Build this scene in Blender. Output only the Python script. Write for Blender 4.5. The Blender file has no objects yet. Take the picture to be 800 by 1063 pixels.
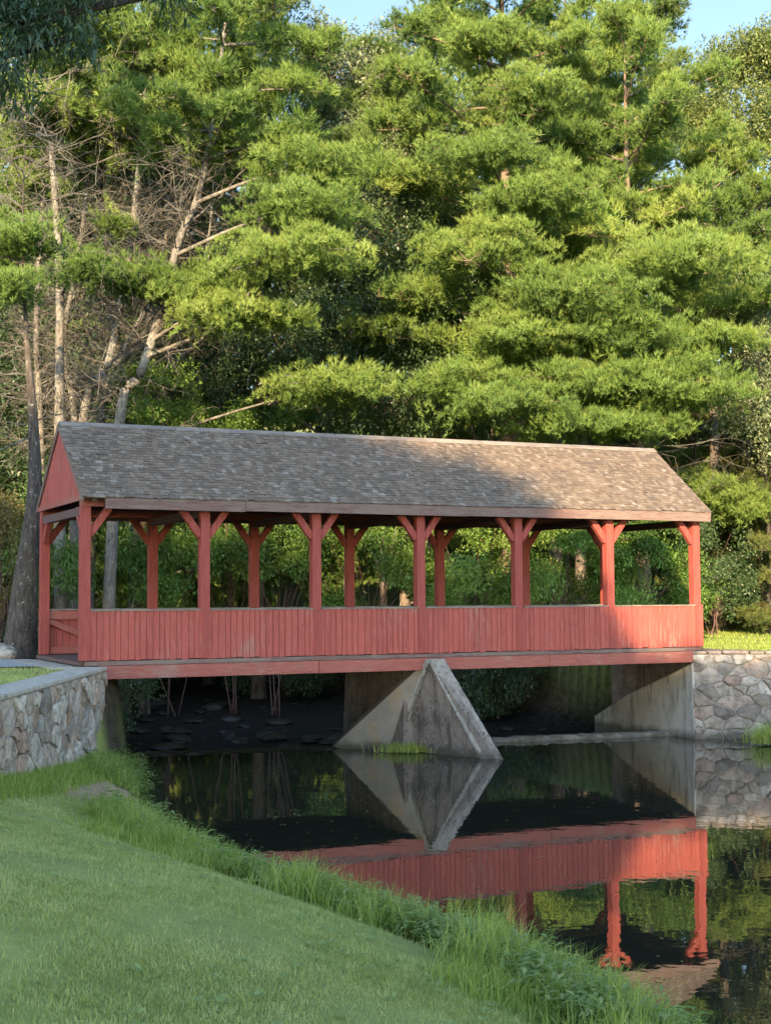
import bpy, bmesh, math, random
import numpy as np
from mathutils import Vector, Matrix
R = math.radians
rng = np.random.default_rng(7)
random.seed(7)
sc = bpy.context.scene
col = sc.collection
# ------------------------------------------------------------------ camera model (measured from the place)
FOC, PITCH, ROLL, CZ = 1495.9, .0595, -.0058, 3.588
X0, Y0, TH = -6.3023, 30.2079, .4333
def ray(px, py):
    a, b = px-400, py-531.5
    cr, sr = math.cos(ROLL), math.sin(ROLL)
    qx, qy = a*cr+b*sr, -a*sr+b*cr
    c, s = math.cos(PITCH), math.sin(PITCH)
    return np.array([qx/FOC, c+s*qy/FOC, s-c*qy/FOC])
def at(px, py, Y):
    r = ray(px, py); return r/r[1]*Y+np.array([0, 0, CZ])
def atz(px, py, z):
    r = ray(px, py); return r*((z-CZ)/r[2])+np.array([0, 0, CZ])
CT, ST = math.cos(TH), math.sin(TH)
def W(u, v, z): return np.array([X0+u*CT-v*ST, Y0+u*ST+v*CT, z])
def UV(x, y):
    dx, dy = x-X0, y-Y0
    return dx*CT+dy*ST, -dx*ST+dy*CT
# ------------------------------------------------------------------ object helpers
def tag(o, label=None, cat=None, group=None, kind=None):
    if label: o['label'] = label
    if cat: o['category'] = cat
    if group: o['group'] = group
    if kind: o['kind'] = kind
    return o
def empty(name, loc, rz=0):
    o = bpy.data.objects.new(name, None); o.empty_display_size = .3
    o.location = [float(c) for c in loc]; o.rotation_euler = (0, 0, rz); col.objects.link(o); return o
def link(name, me, m=None, parent=None, loc=None):
    o = bpy.data.objects.new(name, me); col.objects.link(o)
    if m: me.materials.append(m)
    if parent: o.parent = parent
    if loc is not None: o.location = [float(c) for c in loc]
    return o
def children(o): return [c for c in bpy.data.objects if c.parent == o]
def copy_tree(o, parent=None):
    c = o.copy(); col.objects.link(c); c.parent = parent
    for ch in children(o): copy_tree(ch, c)
    return c
class MB:
    def __init__(s): s.v = []; s.f = []
    def poly(s, pts, faces):
        b = len(s.v); s.v += [tuple(map(float, p)) for p in pts]
        s.f += [tuple(b+i for i in f) for f in faces]; return s
    def hexa(s, p):   # 8 points, bottom 4 then top 4
        return s.poly(p, [(3,2,1,0),(4,5,6,7),(0,1,5,4),(1,2,6,5),(2,3,7,6),(3,0,4,7)])
    def box(s, x0, x1, y0, y1, z0, z1):
        return s.hexa([(x0,y0,z0),(x1,y0,z0),(x1,y1,z0),(x0,y1,z0),(x0,y0,z1),(x1,y0,z1),(x1,y1,z1),(x0,y1,z1)])
    def bar(s, a, b, w, h, up=(0,0,1)):
        a, b = Vector(a), Vector(b); d = (b-a).normalized(); up = Vector(up)
        sx = d.cross(up).normalized()*w/2; uy = sx.cross(d).normalized()*h/2
        return s.hexa([a-sx-uy, a+sx-uy, b+sx-uy, b-sx-uy, a-sx+uy, a+sx+uy, b+sx+uy, b-sx+uy])
    def tube(s, pts, rad, n=6, cap=True):
        P = [Vector(p) for p in pts]; b = len(s.v); k = len(P)
        for i in range(k):
            d = (P[min(i+1, k-1)]-P[max(i-1, 0)]).normalized()
            a = d.cross(Vector((0.31, .2, 1)) if abs(d.z) < .9 else Vector((1, .1, 0))).normalized(); c = d.cross(a)
            for j in range(n):
                t = 2*math.pi*j/n
                s.v.append(tuple(P[i]+(a*math.cos(t)+c*math.sin(t))*rad[i]))
        for i in range(k-1):
            for j in range(n):
                s.f.append((b+i*n+j, b+i*n+(j+1) % n, b+(i+1)*n+(j+1) % n, b+(i+1)*n+j))
        if cap: s.f.append(tuple(b+j for j in range(n))[::-1]); s.f.append(tuple(b+(k-1)*n+j for j in range(n)))
        return s
    def build(s, name, m, parent=None, loc=None, bevel=0, smooth=False):
        me = bpy.data.meshes.new(name); me.from_pydata(s.v, [], s.f); me.update()
        if smooth: me.polygons.foreach_set('use_smooth', [True]*len(me.polygons))
        o = link(name, me, m, parent, loc)
        if bevel:
            b = o.modifiers.new('edge', 'BEVEL'); b.width = bevel; b.segments = 2; b.limit_method = 'ANGLE'
        return o
def fastmesh(name, V, F, tint=None):
    """triangles or quads from numpy arrays, with an optional per-vertex tint value"""
    me = bpy.data.meshes.new(name); V = np.ascontiguousarray(V, np.float32); F = np.ascontiguousarray(F, np.int32)
    n, k = F.shape
    me.vertices.add(len(V)); me.vertices.foreach_set('co', V.ravel())
    me.loops.add(n*k); me.loops.foreach_set('vertex_index', F.ravel())
    me.polygons.add(n); me.polygons.foreach_set('loop_start', np.arange(n, dtype=np.int32)*k)
    try: me.polygons.foreach_set('loop_total', np.full(n, k, np.int32))
    except Exception: pass
    me.update(calc_edges=True)
    if tint is not None:
        a = me.attributes.new('tint', 'FLOAT', 'POINT'); a.data.foreach_set('value', np.ascontiguousarray(tint, np.float32))
    return me
# ------------------------------------------------------------------ materials
class NT:
    def __init__(s, name):
        s.m = bpy.data.materials.new(name); s.m.use_nodes = True; s.t = s.m.node_tree; s.t.nodes.clear()
        s.out = s.n('ShaderNodeOutputMaterial')
    def n(s, typ, **kw):
        x = s.t.nodes.new(typ)
        for k, v in kw.items(): setattr(x, k, v)
        return x
    def l(s, a, b): s.t.links.new(a, b)
    def set(s, sock, v):
        if hasattr(v, 'is_output') or isinstance(v, bpy.types.NodeSocket): s.l(v, sock)
        else: sock.default_value = v
    def coord(s, scale=(1,1,1), obj=True):
        c = s.n('ShaderNodeTexCoord'); mp = s.n('ShaderNodeMapping'); mp.inputs['Scale'].default_value = scale
        s.l(c.outputs['Object'], mp.inputs[0]); return mp.outputs[0]
    def noise(s, vec, scale, detail=4, rough=.6, dist=0):
        x = s.n('ShaderNodeTexNoise'); s.l(vec, x.inputs['Vector']); x.inputs['Scale'].default_value = scale
        x.inputs['Detail'].default_value = detail; x.inputs['Roughness'].default_value = rough; x.inputs['Distortion'].default_value = dist
        return x.outputs['Fac']
    def ramp(s, fac, stops, interp='LINEAR'):
        x = s.n('ShaderNodeValToRGB'); x.color_ramp.interpolation = interp; e = x.color_ramp.elements
        while len(e) < len(stops): e.new(.5)
        for i, (p, c) in enumerate(stops):
            e[i].position = p; e[i].color = (c if hasattr(c, '__len__') else (c, c, c))+((1,) if hasattr(c, '__len__') and len(c) == 3 else ()) if hasattr(c, '__len__') else (c, c, c, 1)
        s.l(fac, x.inputs[0]); return x.outputs[0]
    def mix(s, f, a, b, mode='MIX'):
        x = s.n('ShaderNodeMix', data_type='RGBA', blend_type=mode); s.set(x.inputs[0], f)
        for sk, v in ((x.inputs[6], a), (x.inputs[7], b)):
            if isinstance(v, tuple): sk.default_value = v+(1,)
            else: s.l(v, sk)
        return x.outputs[2]
    def math(s, op, a, b=0.):
        x = s.n('ShaderNodeMath', operation=op); s.set(x.inputs[0], a); s.set(x.inputs[1], b); return x.outputs[0]
    def island(s):
        return s.n('ShaderNodeNewGeometry').outputs['Random Per Island']
    def attr(s, name):
        return s.n('ShaderNodeAttribute', attribute_name=name).outputs['Fac']
    def bump(s, h, dist=.01, strength=1.):
        x = s.n('ShaderNodeBump'); x.inputs['Distance'].default_value = dist; x.inputs['Strength'].default_value = strength
        s.l(h, x.inputs['Height']); return x.outputs[0]
    def bsdf(s, color, rough=.8, normal=None, spec=.3):
        x = s.n('ShaderNodeBsdfPrincipled'); s.set(x.inputs['Base Color'], color if not isinstance(color, tuple) else color+(1,))
        s.set(x.inputs['Roughness'], rough); x.inputs['Specular IOR Level'].default_value = spec
        if normal is not None: s.l(normal, x.inputs['Normal'])
        return x
    def fin(s, sh): s.l(sh if isinstance(sh, bpy.types.NodeSocket) else sh.outputs[0], s.out.inputs[0]); return s.m

def wood_paint(name, paint, bare, wear, grain=(14, 14, 1.3), var=.28):
    t = NT(name); v = t.coord(grain); v2 = t.coord()
    isl = t.island()
    # shift the grain for every board
    add = t.n('ShaderNodeVectorMath', operation='ADD'); t.l(v, add.inputs[0])
    cmb = t.n('ShaderNodeCombineXYZ'); sh = t.math('MULTIPLY', isl, 37.)
    t.l(sh, cmb.inputs[0]); t.l(sh, cmb.inputs[2]); t.l(cmb.outputs[0], add.inputs[1])
    g = t.noise(add.outputs[0], 2.2, 7, .68, .4)
    big = t.noise(v2, .9, 4, .6)
    c = t.mix(t.math('MULTIPLY', isl, var), paint, tuple(x*.55 for x in paint))
    c = t.mix(t.ramp(g, [(.42, 0), (.72, 1)]), c, tuple(min(1, x*1.25+.012) for x in paint))
    m = t.math('ADD', t.math('MULTIPLY', g, .55), t.math('MULTIPLY', big, .5))
    c = t.mix(t.ramp(m, [(wear, 0), (wear+.09, .75)]), c, bare)
    dark = t.noise(add.outputs[0], 5.5, 3, .5)
    c = t.mix(t.ramp(dark, [(.60, 0), (.72, .65)]), c, tuple(x*.28 for x in paint))
    return t.fin(t.bsdf(c, .8, t.bump(g, .0015, .4), .22))
M = {}
M['red'] = wood_paint('red_barn_paint', (.265, .062, .049), (.25, .14, .115), .575, var=.5)
M['red_h'] = wood_paint('red_paint_horizontal_grain', (.225, .070, .054), (.22, .14, .115), .55, (1.3, 14, 14), .5)
M['red_post'] = wood_paint('red_post_paint', (.205, .045, .036), (.17, .088, .07), .58, (12, 12, 1.0))
M['fascia'] = wood_paint('weathered_fascia', (.13, .078, .07), (.15, .12, .105), .48, (1.3, 14, 14), .7)
M['greywood'] = wood_paint('weathered_grey_wood', (.13, .112, .098), (.21, .185, .16), .5, (1.3, 14, 14))
M['darkwood'] = wood_paint('dark_timber', (.085, .05, .045), (.10, .075, .06), .6, (2, 10, 10))
def shingle_mat():
    t = NT('cedar_shingles'); isl = t.island(); v = t.coord()
    c = t.ramp(isl, [(0, (.075, .060, .048)), (.3, (.10, .081, .064)), (.62, (.132, .104, .079)), (.88, (.16, .128, .098)), (.975, (.19, .165, .14)), (1, (.24, .215, .19))])
    big = t.noise(v, .55, 5, .65)
    c = t.mix(t.ramp(big, [(.35, 0), (.7, .35)]), c, (.165, .115, .08))
    lich = t.noise(v, 7, 5, .7)
    c = t.mix(t.ramp(lich, [(.58, 0), (.7, .45)]), c, (.26, .25, .22))
    g = t.noise(t.coord((22, 3, 3)), 3, 5, .7)
    c = t.mix(t.ramp(g, [(.35, .5), (.55, 0)]), c, (.07, .058, .05))
    return t.fin(t.bsdf(c, .85, t.bump(g, .002, .4), .2))
M['shingle'] = shingle_mat()
def wet(t, c, n):
    s_ = t.n('ShaderNodeSeparateXYZ'); t.l(t.n('ShaderNodeNewGeometry').outputs['Position'], s_.inputs[0])
    z = t.math('ADD', s_.outputs[2], t.math('MULTIPLY', t.math('SUBTRACT', n, .5), -.5))
    return t.mix(t.ramp(z, [(.05, .8), (.24, 0)]), c, (.045, .043, .03))
def concrete(name, a, b, dirt, scale=1.2, sc=1., pebbles=0):
    t = NT(name); v = t.coord()
    n1 = t.noise(v, scale, 8, .68); n2 = t.noise(t.coord((3, 3, .5)), 1.6, 5, .65); n3 = t.noise(v, 45*sc, 4, .7)
    c = t.mix(t.ramp(n1, [(.35, 0), (.65, 1)]), a, b)
    c = t.mix(t.ramp(n2, [(.5, 0), (.68, .85)]), c, dirt)
    c = t.mix(t.ramp(n3, [(.55, 0), (.75, .3)]), c, tuple(x*.5 for x in a))
    h = t.math('ADD', n3, n1)
    if pebbles:
        vo = t.n('ShaderNodeTexVoronoi'); t.l(v, vo.inputs['Vector']); vo.inputs['Scale'].default_value = 11
        vo2 = t.noise(v, 2.2, 4, .6)
        k = t.math('MULTIPLY', t.ramp(vo2, [(.40, 0), (.50, 1)]), t.ramp(vo.outputs['Distance'], [(.15, .8), (.4, 0)]))
        cr = t.n('ShaderNodeSeparateColor'); t.l(vo.outputs['Color'], cr.inputs[0])
        c = t.mix(k, c, t.ramp(cr.outputs[0], [(0, (.025, .022, .02)), (.55, (.11, .09, .085)), (.85, (.24, .2, .19)), (1, (.42, .4, .38))], 'CONSTANT'))
        h = t.math('ADD', h, t.math('MULTIPLY', k, 1.5))
    c = wet(t, c, n1)
    return t.fin(t.bsdf(c, .88, t.bump(n1, .02, .35), .2))
M['concrete'] = concrete('old_concrete', (.34, .33, .295), (.24, .23, .205), (.11, .10, .085))
M['nose'] = concrete('exposed_aggregate', (.185, .155, .13), (.105, .088, .075), (.05, .043, .036), 2.2, 1, 1)  # cutwater concrete; its dark tone also paints shade onto stem and bearing walls
M['rim'] = concrete('pale_concrete', (.24, .225, .195), (.16, .145, .125), (.1, .09, .078), 4, 1, 1)
M['coping'] = concrete('coping_concrete', (.36, .325, .265), (.27, .24, .195), (.17, .148, .115), 5)
def stain():
    t = NT('rust_stained_concrete'); v = t.coord()
    n1 = t.noise(v, 1.1, 6, .65); n2 = t.noise(t.coord((2, 2, .6)), 1.3, 5, .6); n3 = t.noise(v, 40, 4, .7)
    c = t.mix(t.ramp(n1, [(.35, 0), (.65, 1)]), (.27, .25, .22), (.17, .155, .13))
    c = t.mix(t.ramp(n2, [(.52, 0), (.66, .6)]), c, (.27, .19, .10))
    c = t.mix(t.ramp(n3, [(.55, 0), (.8, .6)]), c, (.07, .06, .05))
    c = wet(t, c, n1)
    return t.fin(t.bsdf(c, .88, t.bump(n1, .02, .3), .2))
M['stain'] = stain()
def stone_mat(name, stops, pale=1.):
    t = NT(name); isl = t.island(); v = t.coord()
    c = t.ramp(isl, stops)
    n = t.noise(v, 6, 7, .7); n2 = t.noise(v, 1.4, 4, .6); n3 = t.noise(v, 28, 4, .7)
    c = t.mix(t.ramp(n, [(.38, .8), (.56, 0)]), c, (.075, .066, .058))
    c = t.mix(t.ramp(n2, [(.5, 0), (.66, .5*pale)]), c, (.32, .295, .26))
    c = t.mix(t.ramp(n3, [(.57, 0), (.72, .5*pale)]), c, (.40, .38, .345))
    h = t.math('ADD', n, n3); c = wet(t, c, n2)
    return t.fin(t.bsdf(c, .85, t.bump(n, .02, .6), .2))
M['stoneL'] = stone_mat('grey_brown_fieldstone', [(0, (.11, .088, .066)), (.2, (.30, .255, .195)), (.4, (.21, .14, .095)), (.6, (.38, .325, .255)), (.8, (.27, .17, .115)), (1, (.46, .405, .33))])
M['stoneR'] = stone_mat('pale_fieldstone', [(0, (.09, .073, .06)), (.2, (.27, .24, .205)), (.42, (.19, .142, .11)), (.62, (.33, .30, .26)), (.8, (.24, .17, .13)), (1, (.42, .39, .35))])
def wet_rock():
    t = NT('wet_stream_rock'); v = t.coord(); n = t.noise(v, 5, 6, .7); isl = t.island()
    c = t.ramp(n, [(.35, (.006, .0055, .005)), (.55, (.016, .0145, .0125)), (.75, (.034, .031, .027))])
    return t.fin(t.bsdf(c, .5, t.bump(n, .03), .3))
M['rock'] = wet_rock()
M['palerock'] = stone_mat('pale_rock', [(0, (.28, .25, .21)), (1, (.36, .33, .28))])
def mortar():
    t = NT('mortar'); v = t.coord(); n = t.noise(v, 9, 6, .7)
    return t.fin(t.bsdf(t.ramp(n, [(.3, (.15, .132, .11)), (.7, (.33, .305, .265))]), .9, t.bump(n, .02), .15))
M['mortar'] = mortar()
def bark(name, a, b, c2, sc=1.):
    t = NT(name); v = t.coord((5*sc, 5*sc, 1.1*sc)); n = t.noise(v, 2.6, 7, .7, .5)
    v2 = t.coord(); n2 = t.noise(v2, 1.1, 4, .6); n3 = t.noise(v2, 7, 4, .7)
    c = t.ramp(n, [(.33, tuple(x*.35 for x in a)), (.5, a), (.7, b)])
    c = t.mix(t.ramp(n2, [(.5, 0), (.68, .75)]), c, c2)
    c = t.mix(t.ramp(n3, [(.6, 0), (.72, .6)]), c, (.38, .38, .34))
    return t.fin(t.bsdf(c, .9, t.bump(n, .05, .9), .15))
M['bark_dark'] = bark('dark_furrowed_bark', (.055, .047, .042), (.11, .095, .085), (.085, .075, .06))
M['bark_pine'] = bark('pinkish_pine_bark', (.17, .12, .09), (.28, .21, .16), (.22, .205, .185), 1.6)
M['bark_pale'] = bark('pale_lichened_bark', (.135, .125, .11), (.23, .215, .19), (.28, .28, .26), 1.6)
M['bark_grey'] = bark('grey_bark', (.12, .10, .085), (.2, .17, .15), (.2, .2, .18), 1.4)
M['deadwood'] = bark('dead_twig_wood', (.09, .085, .075), (.17, .162, .148), (.19, .185, .17), 2)
def leafmat(name, dark, mid, bright, trans=.35, gloss=.35, rough=.5):
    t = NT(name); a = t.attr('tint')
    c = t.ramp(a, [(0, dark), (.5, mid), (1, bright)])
    p = t.bsdf(c, rough, None, gloss)
    tr = t.n('ShaderNodeBsdfTranslucent'); t.l(t.mix(1., c, (1., 1.06, .55), 'MULTIPLY'), tr.inputs[0])
    mx = t.n('ShaderNodeMixShader'); mx.inputs[0].default_value = trans
    t.l(p.outputs[0], mx.inputs[1]); t.l(tr.outputs[0], mx.inputs[2])
    return t.fin(mx)
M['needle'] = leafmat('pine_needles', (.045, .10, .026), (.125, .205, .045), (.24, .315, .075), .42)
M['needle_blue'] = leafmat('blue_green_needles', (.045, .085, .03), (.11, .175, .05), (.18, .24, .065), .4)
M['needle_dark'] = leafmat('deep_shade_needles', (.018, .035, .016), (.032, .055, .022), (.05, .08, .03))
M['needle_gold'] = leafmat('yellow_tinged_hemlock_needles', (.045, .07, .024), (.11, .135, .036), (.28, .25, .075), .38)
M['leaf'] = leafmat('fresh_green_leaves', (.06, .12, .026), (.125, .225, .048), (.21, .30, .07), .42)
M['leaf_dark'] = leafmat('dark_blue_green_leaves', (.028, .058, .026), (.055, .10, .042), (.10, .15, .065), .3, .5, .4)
M['leaf_silver'] = leafmat('silvery_green_leaves', (.07, .105, .05), (.15, .19, .10), (.27, .29, .18), .3, .45, .45)
M['leaf_olive'] = leafmat('olive_small_leaves', (.06, .095, .03), (.125, .165, .05), (.2, .225, .08))
M['leaf_gold'] = leafmat('yellowing_leaves', (.09, .085, .03), (.17, .145, .05), (.26, .2, .075))
M['grass'] = leafmat('lawn_grass_blades', (.20, .235, .07), (.31, .35, .11), (.45, .45, .20), .4, .3, .55)
M['tallgrass'] = leafmat('long_bank_grass', (.16, .215, .045), (.27, .345, .075), (.43, .44, .16), .45, .3, .5)
M['weed'] = leafmat('bank_weed_leaves', (.14, .195, .055), (.22, .29, .085), (.33, .36, .14), .42, .4, .5)
def terrain_mat():
    t = NT('ground_surface'); v = t.coord(); n = t.noise(v, .35, 5, .6); n2 = t.noise(v, 5, 6, .7); n3 = t.noise(v, 60, 3, .7)
    g = t.mix(t.ramp(n, [(.35, 0), (.65, 1)]), (.18, .20, .058), (.26, .28, .088))
    g = t.mix(t.ramp(n2, [(.55, 0), (.7, .6)]), g, (.085, .105, .045))
    g = t.mix(t.ramp(n3, [(.5, 0), (.7, .5)]), g, (.06, .085, .03))
    litter = t.mix(t.ramp(n2, [(.4, 0), (.6, 1)]), (.035, .026, .018), (.075, .055, .036))
    gr = t.mix(t.ramp(n3, [(.4, 0), (.65, 1)]), (.24, .16, .10), (.40, .29, .19))
    yel = t.mix(t.ramp(n2, [(.4, 0), (.62, 1)]), (.12, .18, .04), (.2, .25, .065))
    bed = t.mix(t.ramp(n2, [(.4, 0), (.6, 1)]), (.008, .0075, .0065), (.024, .022, .019))
    a = t.attr('forest'); c = t.mix(a, g, litter)
    c = t.mix(t.attr('bed'), c, bed); c = t.mix(t.attr('yellow'), c, yel)
    # ragged edge of the bare patch
    dm = t.math('ADD', t.attr('dirt'), t.math('MULTIPLY', t.math('SUBTRACT', n2, .5), .8))
    c = t.mix(t.ramp(dm, [(.42, 0), (.62, 1)]), c, gr)
    return t.fin(t.bsdf(c, .95, t.bump(t.math('ADD', n3, n2), .03, .8), .1))
M['terrain'] = terrain_mat()
def gravel():
    t = NT('grey_gravel'); v = t.coord(); n = t.noise(v, 30, 5, .75); n2 = t.noise(v, 1.2, 4)
    c = t.ramp(n, [(.3, (.17, .165, .16)), (.55, (.33, .33, .325)), (.75, (.46, .455, .45))])
    c = t.mix(t.ramp(n2, [(.55, 0), (.7, .5)]), c, (.22, .2, .17))
    return t.fin(t.bsdf(c, .95, t.bump(n, .02), .1))
M['gravel'] = gravel()
def water():
    t = NT('still_dark_water'); v = t.coord((1, 1, 1)); n = t.noise(v, 1.1, 3, .55); n2 = t.noise(v, 5, 2, .5)
    b = t.bump(t.math('ADD', n, t.math('MULTIPLY', n2, .12)), .012, .22)
    p = t.bsdf((.012, .014, .009), .015, b, .5); p.inputs['IOR'].default_value = 1.5
    p.inputs['Specular IOR Level'].default_value = .75
    return t.fin(p)
M['water'] = water()
# ------------------------------------------------------------------ terrain
def sd_poly(x, y, P):
    """signed distance to a polyline, positive on its left-hand side looking from the first to the last point, reversed"""
    best = np.full(x.shape, 1e9); sg = np.ones(x.shape)
    for (ax, ay), (bx, by) in zip(P[:-1], P[1:]):
        dx, dy = bx-ax, by-ay; t = np.clip(((x-ax)*dx+(y-ay)*dy)/(dx*dx+dy*dy), 0, 1)
        qx, qy = x-ax-t*dx, y-ay-t*dy; d = np.hypot(qx, qy); cr = dx*qy-dy*qx
        m = d < best; best = np.where(m, d, best); sg = np.where(m, np.where(cr > 0, 1, -1), sg)
    return best*sg
def sst(a, b, x):
    t = np.clip((x-a)/(b-a), 0, 1); return t*t*(3-2*t)
SHORE = [(4.5, -60), (4.2, -8), (3.45, 0), (2.9, 6), (2.4, 10), (1.9, 11.6), (1.35, 12.9), (.7, 14.0), (-.35, 15.6), (-1.5, 17.4), (-2.55, 19.4), (-3.6, 22.4), (-4.55, 26.2), (-5.15, 29.4), (-5.45, 31.2), (-5.7, 33.6), (-6.2, 37)]
SHORE_R = [(10.2, 38), (10.0, 36.3), (12.5, 31), (15, 20), (16, 0), (16, -60)]
def bed_z(v): return -.33+.014*np.maximum(v, 0)
def height(x, y, edges=True):
    x = np.asarray(x, float); y = np.asarray(y, float)
    d1 = sd_poly(x, y, SHORE); d2 = sd_poly(x, y, SHORE_R)
    def land(d, k): return np.where(d > 0, .10*sst(0, .25, d)+2.05*(1-np.exp(-np.maximum(d, 0)/k)), -.7*sst(0, 1.2, -d))
    h = np.maximum(land(d1, 3.9)*(1-.22*sst(14, 25, y)*(d1 > 0)), land(d2, 3.0))
    u, v = UV(x, y)
    # behind the weir: the stream bed between wooded banks
    uc = 8.6-.02*np.maximum(v-5, 0); hw = 7.3-2.2*sst(3, 16, v)
    dc = np.abs(u-uc)-hw
    rise = 2.15+.07*np.maximum(v-16, 0)*sst(10, 40, v)+.24*np.clip(y-62, 0, 90)*sst(62, 75, y)
    wob = .18*np.sin(x*1.3+y*.7)+.14*np.sin(x*.6-y*1.9)
    back = bed_z(v)+np.clip((dc+wob)*.75, 0, 1)*0+sst(-.3, 3.4, dc+wob)*(rise-bed_z(v))
    h = h+(back-h)*sst(1.0, 2.6, v)
    # made ground at bridge height behind the walls
    pl = sst(-5.95, -6.15, x-.028*(y-21))*sst(13, 17, y)*(v < 1)
    pl = np.maximum(pl, (sst(.12, -.12, u)*sst(-.5, -.2, v)*(1-sst(9, 16, v))))
    rg = sst(16.2, 16.45, u)*sst(36.65, 36.9, y)
    rg = np.maximum(rg, sst(16.2, 16.45, u)*sst(-.1, .3, v)*0+rg)
    pl = np.maximum(pl, rg)
    tgt = np.where(u > 12, 2.16+.02*np.maximum(y-45, 0)+.24*np.clip(y-64, 0, 90)*sst(64, 77, y), 2.15)
    return h*(1-pl)+tgt*pl
def axis(a0, a1, step, far, g=1.22):
    c = list(np.arange(a0, a1, step)); s = step; x = c[0]
    while x > -far: s *= g; x -= s; c.insert(0, x)
    s = step; x = c[-1]
    while x < far: s *= g; x += s; c.append(x)
    return np.array(c)
gx = axis(-13, 15, .2, 700); gy = axis(3, 50, .2, 700)
GX, GY = np.meshgrid(gx, gy)
GZ = height(GX, GY); nx, ny = len(gx), len(gy)
GZ = GZ+.02*np.sin(GX*2.1+1)*np.sin(GY*1.7)*(GZ > .2)
idx = np.arange(nx*ny).reshape(ny, nx)
Fq = np.stack([idx[:-1, :-1], idx[:-1, 1:], idx[1:, 1:], idx[1:, :-1]], -1).reshape(-1, 4)
tm = fastmesh('ground', np.stack([GX, GY, GZ], -1).reshape(-1, 3), Fq)
gu, gv = UV(GX, GY)
def pattr(me, name, v):
    a = me.attributes.new(name, 'FLOAT', 'POINT'); a.data.foreach_set('value', np.ascontiguousarray(v.ravel(), np.float32))
pattr(tm, 'forest', np.maximum(np.maximum((gu > -1.)*(gu < 3.5)*sst(-1.2, -.4, gv)*sst(.1, .2, GZ), (gv > 1.)*(GZ < 2.14)*(gu > 8)*1.), sst(4.3, 6, gv)*sst(17.5, 15, gu), sst(60, 72, GY)*(gu > 12))*1.0)
pattr(tm, 'bed', sst(.35, .05, GZ))
pattr(tm, 'yellow', sst(16, 17, gu)*sst(37, 38, GY)*(1-sst(60, 72, GY)))
def ray_ground(px, py):
    r = ray(px, py); tt = np.linspace(4, 60, 6000); q = r[None]*tt[:, None]+np.array([0, 0, CZ])
    i = int(np.argmax(q[:, 2] < height(q[:, 0], q[:, 1]))); return q[i]
BP = ray_ground(108, 824); BA, BB = 1.0, 2.2; print('BP', BP, sd_poly(BP[:1], BP[1:2], SHORE))
bd = np.hypot((GX-BP[0])/BA, (GY-BP[1])/BB)
pattr(tm, 'dirt', np.clip(1.15-bd*.75, 0, 1))
tm.polygons.foreach_set('use_smooth', [True]*len(tm.polygons))
ground = link('ground', tm, M['terrain']); tag(ground, kind='structure')
# pond (in front of the weir) and the shallow stream behind it
w = MB()
wl = [W(-1, 3.3, 0), W(2, 2.86, 0), W(6.4, 2.05, 0), W(10.7, 1.5, 0), W(15.2, 1.0, 0), W(16.4, 1.0, 0), (19, 39, 0), (60, 30, 0), (60, -80, 0), (-6, -80, 0), (-12, 10, 0), (-10, 28, 0)]
w.poly(wl, [tuple(range(len(wl)))[::-1]])
tag(w.build('water', M['water']), kind='structure')
w = MB(); wl = [W(-2, 3.2, -.32), W(2, 2.8, -.32), W(16, .9, -.32), W(17, 12, -.2), W(14, 45, .12), W(3, 45, .12), W(0, 12, -.2)]
w.poly(wl, [(0, 1, 2, 3, 6), (6, 3, 4, 5)])
tag(w.build('stream_water', M['water']), kind='structure')
# ------------------------------------------------------------------ the covered bridge
ZB = 1.923; S = 2.6; BW = 4.08
bridge = empty('covered_bridge', (X0, Y0, ZB), TH)
tag(bridge, 'red wooden covered bridge with open sides and a grey shingled gable roof over the pond', 'bridge')
EV, RV, EZ, RZ = -.378, BW/2, 3.797, 5.593
UL, UR = -.147, 15.87
# roof: every shingle is its own little slab in staggered courses
rf = MB(); SL = math.hypot(RV-EV, RZ-EZ); du, dz = (RV-EV)/SL, (RZ-EZ)/SL
rr = random.Random(3)
for side in (0, 1):
    def P(u, t, n):
        v = EV+t*du-n*dz; z = EZ+t*dz+n*du
        return (u, v if side == 0 else BW-v, z)
    t = 0.; row = 0
    while t < SL-.02:
        u = UL-rr.random()*.12
        while u < UR:
            wd = rr.uniform(.07, .16); a = max(u, UL); b = min(u+wd-.006, UR+rr.uniform(-.012, .012))
            if b-a > .02:
                jt = rr.uniform(-.02, .02); th = rr.uniform(.009, .022); lift = rr.uniform(0, .004)+(.014 if rr.random() < .05 else 0)
                t0 = t+jt-.02*(row == 0); t1 = min(t+.2, SL)
                rf.hexa([P(a, t0, .004+lift), P(b, t0, .004+lift), P(b, t1, -.004), P(a, t1, -.004),
                         P(a, t0, .006+th+lift), P(b, t0, .006+th+lift), P(b, t1, .004), P(a, t1, .004)])
            u += wd
        t += .112; row += 1
roof = rf.build('roof', M['shingle'], bridge)
m = MB()
for i in range(12):
    a = UL+.02+i*(UR-UL)/12; b = a+(UR-UL)/12-.012
    for sgn in (0, 1):
        t0 = SL-.13
        v0, z0 = EV+t0*du-.026*dz, EZ+t0*dz+.026*du
        y0, y1 = (v0, RV) if sgn == 0 else (BW-v0, RV)
        m.hexa([(a, y0, z0), (b, y0, z0), (b, y1, RZ+.030+.002*sgn), (a, y1, RZ+.030+.002*sgn),
                (a, y0, z0+.02), (b, y0, z0+.02), (b, y1, RZ+.052+.002*sgn), (a, y1, RZ+.052+.002*sgn)])
m.build('ridge_cap', M['greywood'], roof)
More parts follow.
